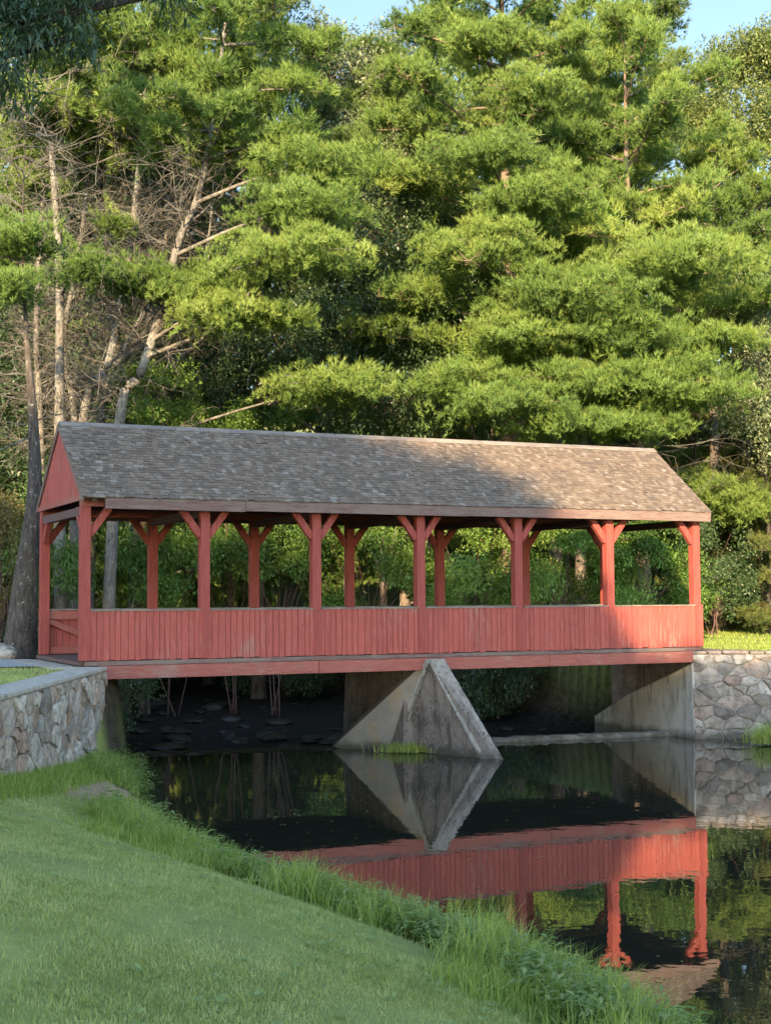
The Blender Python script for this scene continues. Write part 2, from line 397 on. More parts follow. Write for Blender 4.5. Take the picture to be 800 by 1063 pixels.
# sheathing and rafters under the shingles
m = MB()
for side in (0, 1):
    f_ = (lambda v: v) if side == 0 else (lambda v: BW-v)
    a = (EV+.02, EZ-.008); b = (RV, RZ-.022)
    m.poly([(UL+.01, f_(a[0]), a[1]), (UR-.01, f_(a[0]), a[1]), (UR-.01, f_(b[0]), b[1]), (UL+.01, f_(b[0]), b[1]),
            (UL+.01, f_(a[0]), a[1]-.02), (UR-.01, f_(a[0]), a[1]-.02), (UR-.01, f_(b[0]), b[1]-.02), (UL+.01, f_(b[0]), b[1]-.02)],
           [(0,1,2,3),(7,6,5,4),(0,4,5,1),(1,5,6,2),(2,6,7,3),(3,7,4,0)])
m.build('roof_sheathing', M['darkwood'], bridge)
raf = MB()
for side in (0, 1):
    f_ = (lambda v: v) if side == 0 else (lambda v: BW-v)
    raf.bar((0, f_(EV+.06), EZ-.075), (0, f_(RV-.012), RZ-.125), .06, .13, (1, 0, 0))
r0 = raf.build('rafter', M['darkwood'], bridge); r0.location = (.12, 0, 0)
for k in range(1, 20):
    c = r0.copy(); col.objects.link(c); c.parent = bridge; c.location = (.12+k*.815, 0, 0)
# long plates on the posts, tie beams across
for v in (0, BW):
    MB().box(-.1, 15.72, v-.09, v+.09, 3.62, 3.80).build('wall_plate', M['red_h'], bridge, bevel=.006)
tb = MB().box(-.075, .075, .1, BW-.1, 3.44, 3.615).build('tie_beam', M['darkwood'], bridge); tb.location = (0, 0, 0)
for k in range(1, 7):
    c = tb.copy(); col.objects.link(c); c.parent = bridge; c.location = (k*S, 0, 0)
# posts with their braces
PW = .105
post = MB().box(-PW, PW, -PW, PW, .39, 3.618).build('post', M['red_post'], bridge, bevel=.008)
def brace(dx, dy, par, L=.50):
    a = Vector((dx*(PW-.02), dy*(PW-.02), 3.02)); b = Vector((dx*(PW+L-.1), dy*(PW+L-.1), 3.60))
    return MB().bar(a, b, .13, .15, (dy, dx, 0) if False else (0, 0, 1)).build('brace', M['red_post'], par, bevel=.006)
brace(1, 0, post); brace(-1, 0, post)
protos = {'mid': post}
pl = MB().box(-PW, PW, -PW, PW, .39, 3.618).build('post', M['red_post'], bridge, bevel=.008)
brace(1, 0, pl); brace(0, 1, pl, .6)
pr = MB().box(-PW, PW, -PW, PW, .39, 3.618).build('post', M['red_post'], bridge, bevel=.008)
brace(-1, 0, pr); brace(0, 1, pr, .6)
for v in (0, BW):
    for k in range(7):
        src = pl if k == 0 else pr if k == 6 else post
        if (v == 0 and k in (0, 1, 6)): o = src
        else: o = copy_tree(src, bridge)
        o.location = (k*S, v, 0)
        if v > 0: o.scale = (1, -1, 1)
# parapet panels: vertical boards outside, rails and a diagonal inside, grey cap on top
rp = random.Random(11)
def panel(k, v, out):
    a = k*S+(-.105 if k == 0 else -.02 if False else 0); b = (k+1)*S+(.105 if k == 5 else 0)
    m = MB(); u = a
    y0 = v+out*.112
    while u < b-.02:
        wd = min(rp.choice((.115, .14, .14, .165)), b-u)
        if b-(u+wd) < .05: wd = b-u
        j = rp.uniform(0, .006); zb = .388+rp.uniform(-.012, .012)
        ya, yb = sorted((y0+out*j*.5, y0+out*(.026+j)))
        m.box(u+.005, u+wd-.005, ya, yb, zb, 1.415); u += wd
    o = m.build('parapet_panel', M['red'], bridge, bevel=.003)
    ca, cb = (k*S+PW+.003 if k else -.02), (k+1)*S-PW-.003
    MB().box(k*S+PW+.004, cb, *sorted((v-out*.06, v+out*.165)), 1.418, 1.45).build('rail_cap', M['greywood'], o, bevel=.004)
    ia, ib = k*S+PW+.004, (k+1)*S-PW-.004
    MB().box(ia, ib, *sorted((v-out*.02, v+out*.108)), 1.20, 1.41).build('top_rail', M['red_h'], o, bevel=.004)
    MB().box(ia, ib, *sorted((v-out*.02, v+out*.108)), .40, .56).build('bottom_rail', M['red_h'], o, bevel=.004)
    MB().bar((ia+.02, v+out*.05, 1.17), (ia+.02+1.3, v+out*.05, .59), .10, .13, (0, 0, 1)).build('diagonal', M['red_h'], o, bevel=.004)
    return o
for k in range(6):
    panel(k, 0, -1); panel(k, BW, 1)
# cover battens where the posts pass behind the boards, and corner boards
for k in range(0, 7):
    wv = .10
    if k in (0, 6): a, b = (-.118, .10) if k == 0 else (6*S-.10, 6*S+.118)
    else: a, b = k*S-.085, k*S+.085
    MB().box(a, b, -.168 if k in (0, 6) else -.160, -.1465, .392, 1.455 if k in (0, 6) else 1.43).build('corner_board', M['red_post'], bridge, bevel=.004)
# floor, edge ledge and stringers
MB().box(-.16, 15.72, -.10, BW+.10, .300, .375).build('deck_floor', M['darkwood'], bridge)
led = MB()
for a, b in ((-.02, 4.1), (4.105, 9.3), (9.305, 15.5)):
    led.box(a, b, -.165, -.102, .285, .372)
led.build('deck_edge', M['fascia'], bridge, bevel=.005)
for a, b, o_ in ((.28, 5.2, 0), (5.21, 11.15, .004), (11.16, 15.36, .002)):
    MB().box(a, b, -.20-o_, -.02, 0, .276).build('side_beam', M['red_h'], bridge, bevel=.006)
MB().box(.28, 15.36, BW+.02, BW+.2, 0, .276).build('side_beam', M['red_h'], bridge, bevel=.006)
jo = MB()
for v in (.9, 1.75, 2.6, 3.4): jo.box(.25, 15.4, v-.09, v+.09, -.02, .295)
jo.build('stringer', M['darkwood'], bridge)
# fascia boards
for i, (a, b, zz) in enumerate(((.34, 3.42, 0), (3.425, 8.9, .004), (8.905, 15.86, .0))):
    MB().hexa([(a, EV+.012, EZ-.235+zz), (b, EV+.012, EZ-.25+zz), (b, EV+.052, EZ-.25+zz), (a, EV+.052, EZ-.235+zz),
               (a, EV-.008, EZ-.012), (b, EV-.008, EZ-.012), (b, EV+.04, EZ-.012), (a, EV+.04, EZ-.012)]).build('fascia_board', M['fascia'], bridge, bevel=.004)
MB().box(.0, 15.86, BW-EV-.05, BW-EV-.01, EZ-.24, EZ-.012).build('fascia_board', M['fascia'], bridge)
# gables
def gable(u, out):
    m = MB(); n = 26; x0, x1 = EV+.05, BW-EV-.05
    for i in range(n):
        a = x0+(x1-x0)*i/n+.003; b = x0+(x1-x0)*(i+1)/n-.003
        def top(v): return EZ-.05+(RZ-EZ)*(1-abs(v-RV)/(RV-EV))
        zb = EZ-.02
        j = random.uniform(0, .006)
        pts = [(a, zb), (b, zb), (b, max(zb+.002, top(b)))]
        if a < RV < b: pts.append((RV, top(RV)))
        pts.append((a, max(zb+.002, top(a))))
        k = len(pts); ua, ub = u+out*j, u-out*.03
        m.poly([(ua, p[0], p[1]) for p in pts]+[(ub, p[0], p[1]) for p in pts],
               [tuple(range(k)), tuple(range(2*k-1, k-1, -1))]+[(i2, k+i2, k+(i2+1) % k, (i2+1) % k) for i2 in range(k)])
    g = m.build('gable', M['red'], bridge)
    for sgn in (0, 1):
        f_ = (lambda v: v) if sgn == 0 else (lambda v: BW-v)
        MB().bar((u+out*.026, f_(EV+.01), EZ-.075), (u+out*.026, f_(RV-.004), RZ-.07), .10, .035, (out, 0, 0)).build('rake_board', M['fascia'], g)
    MB().box(*sorted((u+out*.008, u+out*.035)), EV+.12, BW-EV-.12, EZ-.06, EZ+.05).build('gable_sill', M['red_h'], g)
    return g
gable(-.10, -1); gable(15.74, 1)
# ------------------------------------------------------------------ masonry
def voronoi(L, H, pts):
    cells = []
    for i, (px, pz) in enumerate(pts):
        poly = [(0, 0), (L, 0), (L, H), (0, H)]
        o = sorted(range(len(pts)), key=lambda j: (pts[j][0]-px)**2+(pts[j][1]-pz)**2)[1:26]
        for j in o:
            qx, qz = pts[j]; mx, mz = (px+qx)/2, (pz+qz)/2; nx_, nz_ = qx-px, qz-pz
            new = []
            for a, b in zip(poly, poly[1:]+poly[:1]):
                da = (a[0]-mx)*nx_+(a[1]-mz)*nz_; db = (b[0]-mx)*nx_+(b[1]-mz)*nz_
                if da <= 0: new.append(a)
                if (da < 0) != (db < 0):
                    t = da/(da-db); new.append((a[0]+t*(b[0]-a[0]), a[1]+t*(b[1]-a[1])))
            poly = new
            if len(poly) < 3: break
        if len(poly) >= 3: cells.append(poly)
    return cells
def stone_face(L, H, size, seed, zs=.8, xs=1.):
    """stones of an L x H face in local x,z; the face looks along -y"""
    r = random.Random(seed); pts = []
    z = 0; row = 0
    while z < H+size*.3:
        x = -size*.3+r.random()*size*xs
        while x < L+size*.3:
            pts.append((x+r.uniform(-.34, .34)*size*xs, z+r.uniform(-.34, .34)*size*zs)); x += size*xs*r.choice((.45, .7, 1.0, 1.5))
        z += size*zs; row += 1
    m = MB()
    for poly in voronoi(L, H*1.5, [(p[0], p[1]*1.5) for p in pts]):
        poly = [(p[0], p[1]/1.5) for p in poly]
        cx = sum(p[0] for p in poly)/len(poly); cz = sum(p[1] for p in poly)/len(poly)
        ar = abs(sum(a[0]*b[1]-b[0]*a[1] for a, b in zip(poly, poly[1:]+poly[:1])))/2
        if ar < .006: continue
        # subdivide edges and wobble so that the outline is not straight
        pp = []
        for a, b in zip(poly, poly[1:]+poly[:1]):
            n = max(1, int(math.hypot(b[0]-a[0], b[1]-a[1])/.12))
            for i in range(n):
                t = i/n; pp.append((a[0]+t*(b[0]-a[0])+(r.uniform(-.02, .02) if i else 0), a[1]+t*(b[1]-a[1])+(r.uniform(-.02, .02) if i else 0)))
        sz = math.sqrt(ar); g = r.uniform(.003, .017); k = len(pp)
        def ins(d, y):
            out = []
            for x, z_ in pp:
                dd = math.hypot(x-cx, z_-cz)+1e-6; f_ = max(.2, 1-d/dd)
                out.append((cx+(x-cx)*f_, y, cz+(z_-cz)*f_))
            return out
        dep = r.uniform(.012, .075); tx, tz = r.uniform(-.06, .06), r.uniform(-.06, .06)
        rings = [ins(g, .03), ins(g+.004, -dep*.55), ins(g+.025, -dep)]
        inner = [(cx+(x-cx)*.45, -dep-.012+tx*(x-cx)+tz*(z_-cz)+r.uniform(-.008, .008), cz+(z_-cz)*.45) for x, y, z_ in rings[-1]]
        rings.append(inner); V = sum(rings, [])
        F = []
        for q in range(3):
            for i in range(k): F.append((q*k+i, q*k+(i+1) % k, (q+1)*k+(i+1) % k, (q+1)*k+i))
        F.append(tuple(3*k+i for i in range(k)))
        m.poly(V, F)
    return m
def place_face(mb, A, B, zb, off=0):
    """map a local face to the vertical plane A->B; the outward side lies to the right of A->B"""
    A, B = np.array(A[:2], float), np.array(B[:2], float); d = (B-A)/np.linalg.norm(B-A); n = np.array([d[1], -d[0]])
    mb.v = [tuple(np.append(A+d*p[0]-n*p[1]+n*off, zb+p[2])) for p in mb.v]; return mb
# left wall: runs from the bridge towards the camera, its face looks over the lawn to the pond
LA, LB = np.array([-5.56, 14.0]), np.array([-5.84, 29.98])
# the face looks to +x: going from north to south, outward is on the... (A->B right side)
lw = empty('stone_retaining_wall', (LA[0], LA[1], 0)); inv = lambda mb: mb
tag(lw, 'grey brown fieldstone retaining wall with a pale concrete coping left of the bridge', 'wall')
LL = np.linalg.norm(LB-LA); dl = (LB-LA)/LL; nl = np.array([dl[1], -dl[0]])
def shift(mb, o): mb.v = [(p[0]-o.location[0], p[1]-o.location[1], p[2]-o.location[2]) for p in mb.v]; return mb
shift(place_face(stone_face(LL, 1.95, .27, 5, .8, 3.3), LA, LB, .15), lw).build('stone_facing', M['stoneL'], lw)
def slab(A, B, n0, n1, z0, z1, dz=0):
    A, B = np.array(A[:2], float), np.array(B[:2], float); d = (B-A)/np.linalg.norm(B-A); n = np.array([d[1], -d[0]])
    q = [A+n*n1, B+n*n1, B+n*n0, A+n*n0]
    return MB().hexa([(p[0], p[1], z0) for p in q]+[(p[0], p[1], z1) for p in q])
shift(slab(LA, LB+dl*.02, -.42, .005, -.2, 2.12), lw).build('mortar_core', M['mortar'], lw)
nseg = 7
cp = MB()
for i in range(nseg):
    a = LA+dl*(LL+.04)*i/nseg; b = LA+dl*((LL+.04)*(i+1)/nseg-.008)
    q = slab(a, b, -.60, .06, 2.125, 2.195); cp.poly(q.v, q.f)
shift(cp, lw).build('coping', M['coping'], lw, bevel=.012)
# right wall: faces the camera beside the bridge end
RA, RB = W(15.36, -.16, 0)[:2], np.array([10.15, 36.35])
RA = np.array([7.72, 36.58])
rw = empty('stone_abutment_wall', (RA[0], RA[1], 0))
tag(rw, 'pale fieldstone wall rising from the water at the right bridge end', 'wall')
RE = np.array([16.5, 35.9])
RL = np.linalg.norm(RE-RA); dr = (RE-RA)/RL
shift(place_face(stone_face(RL, 2.62, .34, 9, .85, 1.5), RA, RE, -.5), rw).build('stone_facing', M['stoneR'], rw)
shift(slab(RA, RE, -.5, .005, -.8, 2.115), rw).build('mortar_core', M['mortar'], rw)
# rounded cap stones on top
m = MB(); r_ = random.Random(4); x = 0
while x < RL:
    wd = r_.uniform(.3, .7); p = RA+dr*x; q = RA+dr*(x+wd-.02)
    s_ = slab(p, q, -.52, .04+r_.uniform(0, .03), 2.122, 2.18+r_.uniform(0, .045)); m.poly(s_.v, s_.f); x += wd
shift(m, rw).build('cap_stone', M['stoneR'], rw, bevel=.03)
# concrete abutment under the right end with a sloping wing
ab = empty('concrete_abutment', W(15.6, 2, 0), TH)
tag(ab, 'stained concrete abutment with a sloping top edge under the right end of the bridge', 'abutment')
m = MB()
pf = [(-.14, -.7), (4.4, -.7), (4.4, .25), (2.75, .95), (-.14, 1.905)]
k = len(pf)
m.poly([(-.22, p[0]-2, p[1]) for p in pf]+[(.5, p[0]-2, p[1]) for p in pf], [tuple(range(k))[::-1], tuple(range(k, 2*k))]+[(i, (i+1) % k, k+(i+1) % k, k+i) for i in range(k)])
m.build('wing_wall', M['concrete'], ab, bevel=.02)
MB().box(.503, 1.3, -1.9, 2.6, -.7, 2.2).build('bearing_wall', M['nose'], ab)  # darker concrete than the wing: shade under the deck put into the colour
al = empty('concrete_abutment', W(.2, 2, 0), TH)
tag(al, 'shadowed concrete abutment under the left end of the bridge behind the stone wall', 'abutment')
MB().box(-.6, .1, -2.3, 2.4, -.6, 1.9).build('bearing_wall', M['concrete'], al)
MB().box(-.9, .12, -2.1, 2.3, 1.92, 2.19).build('approach_slab', M['coping'], al, bevel=.02)
# pier: a pyramid-shaped cutwater of rough concrete
pier = empty('bridge_pier', W(8.1, .8, 0), 0)
tag(pier, 'concrete bridge pier with a sloping triangular cutwater standing in the pond', 'pier')
A1 = W(7.84, -.30, 2.165); A2 = W(8.24, -.30, 2.165)
T2 = np.array([2.53, 32.26, 0.]); T1 = T2+np.array([-.46, .22, 0.])
Lb = W(7.58, 1.15, 0); Cb = W(6.42, 2.06, 0); Rb = W(9.75, .9, 0)
def down(top, base, z=-.7): return base+(base-top)*((0-z)/(top[2]-base[2]))
def pln(a, b, c):
    n = np.cross(b-a, c-a); return n/np.linalg.norm(n)
def hit(px, py, a, n):
    o = np.array([0, 0, CZ]); r = ray(px, py); return o+r*(((a-o)@n)/(r@n))
nf = pln(A1, T1, Lb)
if nf[1] > 0: nf = -nf
dT1, dT2, dL, dC, dR = down(A1, T1), down(A2, T2), down(A1, Lb), down(A1, Cb), down(A2, Rb)
Bk1, Bk2 = W(7.7, .35, 1.9), W(8.4, .35, 1.9)
pb = MB()
def padd(mb, pts, faces): mb.poly([p-np.array(pier.location) for p in pts], faces)
padd(pb, [A1, A2, dT1, dT2, dL, dR, W(9.6, 3.9, -.7), W(6.9, 3.9, -.7), Bk1*1, Bk2*1, dC],
     [(0, 4, 2), (0, 2, 3, 1), (1, 3, 5), (0, 1, 9, 8), (1, 5, 6, 9), (8, 9, 6, 7), (8, 7, 10), (0, 8, 10), (2, 4, 5, 3), (4, 10, 7, 6, 5)])
pbo = pb.build('cutwater', M['nose'], pier)
fl = MB(); o_ = pln(A1, Lb, Cb); o_ = o_ if o_[0] < 0 else -o_
padd(fl, [A1+o_*.004, dL+o_*.004, dC+o_*.004, A1+o_*.03, dL+o_*.03, dC+o_*.03], [(0, 1, 2), (5, 4, 3), (0, 3, 4, 1), (1, 4, 5, 2), (2, 5, 3, 0)])
fl.build('side_face', M['stain'], pier)
def rimstrip(a, b, wa, wb, side, th=.035, name='rim', mat='rim'):
    d = (b-a)/np.linalg.norm(b-a); s_ = np.cross(d, nf); s_ /= np.linalg.norm(s_); s_ *= side
    m = MB(); padd(m, [a+nf*.003, a+s_*wa+nf*.003, b+s_*wb+nf*.003, b+nf*.003, a+nf*th, a+s_*wa+nf*th, b+s_*wb+nf*th, b+nf*th],
                   [(3, 2, 1, 0), (4, 5, 6, 7), (0, 1, 5, 4), (1, 2, 6, 5), (2, 3, 7, 6), (3, 0, 4, 7)])
    return m.build(name, M[mat], pier, bevel=.012)
# which way is the inside of the triangle
cen = (A1+T1+Lb)/3
sd = np.cross((dL-A1)/np.linalg.norm(dL-A1), nf); sgn1 = 1 if sd@(cen-A1) > 0 else -1
rimstrip(A1, dL, .04, .22, sgn1, .05, 'edge_band', 'concrete')
pa = A1+sd*sgn1*.05; pbm = dL+sd*sgn1*.24
rimstrip(pa, pbm, .05, .09, sgn1, .075)
nb = pln(A1, A2, T2); nb = nb if nb[2] > 0 else -nb
m = MB(); e_ = (A2-A1)/np.linalg.norm(A2-A1)
padd(m, [A1-e_*.02+nb*.003, A2+e_*.02+nb*.003, dT2+e_*.03+nb*.003, dT1-e_*.03+nb*.003, A1-e_*.02+nb*.05, A2+e_*.02+nb*.05, dT2+e_*.03+nb*.05, dT1-e_*.03+nb*.05],
     [(0, 1, 2, 3), (7, 6, 5, 4), (0, 4, 5, 1), (1, 5, 6, 2), (2, 6, 7, 3), (3, 7, 4, 0)])
m.build('nose_ridge', M['rim'], pier, bevel=.02)
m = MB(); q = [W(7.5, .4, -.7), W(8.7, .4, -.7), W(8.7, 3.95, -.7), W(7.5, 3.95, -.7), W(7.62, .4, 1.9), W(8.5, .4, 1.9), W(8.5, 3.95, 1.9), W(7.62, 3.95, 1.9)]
m.hexa([p-np.array(pier.location) for p in q]); m.build('stem_wall', M['nose'], pier, bevel=.02)  # deck shadow painted in by using the dark cutwater concrete
cl = bpy.data.textures.new('rough', 'CLOUDS'); cl.noise_scale = .16; cl.noise_depth = 3
for ch in children(pier):
    if ch.name.split('.')[0] in ('rim', 'edge_band', 'nose_ridge', 'stem_wall'):
        s_ = ch.modifiers.new('cut', 'SUBSURF'); s_.subdivision_type = 'SIMPLE'; s_.levels = s_.render_levels = 5 if ch.name != 'stem_wall' else 4
        d_ = ch.modifiers.new('chip', 'DISPLACE'); d_.texture = cl; d_.strength = .055; d_.mid_level = .55; d_.texture_coords = 'LOCAL'
# weir sills
def sill(a, b, wd, z, label, seed):
    r = random.Random(seed); a, b = np.array(a), np.array(b); L = np.linalg.norm(b-a); d = (b-a)/L; n = np.array([-d[1], d[0], 0])
    m = MB(); N = int(L/.16); ring = []
    for i in range(N+1):
        c = a+d*L*i/N; jf, jb, jz = r.uniform(-.05, .05), r.uniform(-.05, .05), r.uniform(-.025, .025)
        ring.append([c-n*(wd/2+jf)+np.array([0, 0, -.6]), c-n*(wd/2+jf)+np.array([0, 0, z-.04+jz]), c-n*(wd/2-.08+jf)+np.array([0, 0, z+jz]),
                     c+n*(wd/2-.08+jb)+np.array([0, 0, z+jz*.6+.01]), c+n*(wd/2+jb)+np.array([0, 0, z-.05]), c+n*(wd/2+jb)+np.array([0, 0, -.6])])
    V = sum(ring, []); F = []
    for i in range(N):
        for j in range(5): F.append((i*6+j, (i+1)*6+j, (i+1)*6+j+1, i*6+j+1))
    o = empty('concrete_weir', a); m.poly([p-a for p in V], F); m.build('sill', M['palerock'] if z > .05 else M['rock'], o, bevel=0)
    tag(o, label, 'weir'); return o
sill(W(9.2, 1.72, 0), W(15.45, 1.0, 0), .42, .10, 'rough pale concrete weir sill between the pier and the right abutment', 1)
sill(W(.3, 3.12, 0), W(7.2, 1.96, 0), .5, .03, 'low dark weir sill level with the water left of the pier', 2)
# approach path on the left
p = MB(); pts = [(-6.75, 31.9), (-7.3, 33.2), (-8.6, 34.6), (-13, 33.5), (-22, 28), (-22, 25.6), (-12.5, 29.2), (-9.5, 30.3), (-7.3, 30.7)]
p.poly([(x, y, 2.178) for x, y in pts], [tuple(range(len(pts)))[::-1]])
tag(p.build('path', M['gravel']), kind='structure')
# ------------------------------------------------------------------ foliage prototypes
def needle_clump(n, seed, ln=.46, wd=.026):
    """a flattened fluffy clump of needle tufts, unit radius"""
    r = np.random.default_rng(seed); nt = n//12
    ang = r.uniform(0, 2*np.pi, nt); rad = np.sqrt(r.uniform(.02, 1, nt))*.85
    c = np.stack([np.cos(ang)*rad, np.sin(ang)*rad, r.uniform(-.22, .30, nt)+.22*(1-rad)], -1)
    c = np.repeat(c, 12, 0); k = len(c)
    out = c*np.array([1, 1, .5]); d = out*.75+r.normal(0, .42, (k, 3))+np.array([0, 0, .55]); d /= np.linalg.norm(d, axis=1)[:, None]
    L = ln*r.uniform(.6, 1.15, k)[:, None]
    s = np.cross(d, r.normal(0, 1, (k, 3))); s /= np.linalg.norm(s, axis=1)[:, None]
    a = c-d*L*.12; w_ = wd*r.uniform(.7, 1.2, k)[:, None]
    V = np.stack([a-s*w_, a+s*w_, c+d*L], 1)
    tint = np.stack([np.zeros(k), np.zeros(k), r.uniform(.05, .22, k)], 1)+r.uniform(-.12, .12, (k, 1))
    return V.reshape(-1, 3), tint.ravel()
def leaf_clump(n, seed, ln=.26, wd=.5, droop=.2):
    """rhombic leaves through a ball, unit radius; returns quads"""
    r = np.random.default_rng(seed)
    d = r.normal(0, 1, (n, 3)); d /= np.linalg.norm(d, axis=1)[:, None]
    c = d*np.cbrt(r.uniform(.08, 1, n))[:, None]*np.array([1, 1, .75])
    ax = d*.6+r.normal(0, .6, (n, 3))-np.array([0, 0, droop]); ax /= np.linalg.norm(ax, axis=1)[:, None]
    nr = d*.4+np.array([0, 0, .7])+r.normal(0, .45, (n, 3)); s = np.cross(ax, nr); s /= np.linalg.norm(s, axis=1)[:, None]
    up = np.cross(s, ax)
    L = ln*r.uniform(.6, 1.2, n)[:, None]; w_ = L*wd*.5
    V = np.stack([c, c+ax*L*.45+s*w_+up*L*.05, c+ax*L-up*L*.08, c+ax*L*.45-s*w_+up*L*.05], 1)
    tint = np.repeat(r.uniform(-.18, .18, (n, 1)), 4, 1)
    return V.reshape(-1, 3), tint.ravel()
NEED = [needle_clump(240, s) for s in range(8)]
NEED_LO = [needle_clump(72, 20+s, .5, .06) for s in range(4)]
LEAF = [leaf_clump(70, s) for s in range(5)]
LEAF_LO = [leaf_clump(34, 30+s, .40, .55) for s in range(4)]
def scatter(name, protos, C, Rd, k, tints, r, mat, parent, flat=1.0, loc=None):
    """clumps at the points C with radii Rd -> one mesh; k = corners per face"""
    Vs, Ts = [], []
    az = r.uniform(0, 2*np.pi, len(C)); tl = r.normal(0, .36, (len(C), 2)); pi = r.integers(0, len(protos), len(C))
    for i in range(len(C)):
        V, T = protos[pi[i]]; ca, sa = math.cos(az[i]), math.sin(az[i])
        x = V[:, 0]*ca-V[:, 1]*sa; y = V[:, 0]*sa+V[:, 1]*ca; z = V[:, 2]*flat+tl[i, 0]*x+tl[i, 1]*y
        Vs.append(np.stack([x, y, z], -1)*Rd[i]+C[i]); Ts.append(T+tints[i])
    V = np.concatenate(Vs); F = np.arange(len(V), dtype=np.int32).reshape(-1, k)
    me = fastmesh(name, V, F, np.clip(np.concatenate(Ts), 0, 1))
    return link(name, me, mat, parent, loc)
def curve_pts(P, n):
    """Catmull-Rom through the points"""
    P = [np.array(p, float) for p in P]; Q = [2*P[0]-P[1]]+P+[2*P[-1]-P[-2]]; out = []
    for i in range(1, len(Q)-2):
        for j in range(n):
            t = j/n; a, b, c, d = Q[i-1], Q[i], Q[i+1], Q[i+2]
            out.append(.5*((2*b)+(-a+c)*t+(2*a-5*b+4*c-d)*t*t+(-a+3*b-3*c+d)*t**3))
    out.append(P[-1]); return out
def twigs(mb, p, d, L, rad, depth, r, droop=0., spread=.75, kids=4):
    """a branching dead limb"""
    p = np.array(p, float); d = np.array(d, float); d /= np.linalg.norm(d); n = 4; pts = [p]
    for i in range(n):
        d = d+r.normal(0, .2, 3)+np.array([0, 0, -droop]); d /= np.linalg.norm(d); pts.append(pts[-1]+d*L/n)
    mb.tube(pts, [rad*(1-.8*i/n) for i in range(n+1)], 4 if rad > .012 else 3, False)
    if depth > 0:
        for _ in range(kids):
            i = r.integers(1, n+1); b = pts[i]; dd = d+r.normal(0, spread, 3)
            twigs(mb, b, dd, L*r.uniform(.35, .65), rad*.45, depth-1, r, droop, spread, kids)
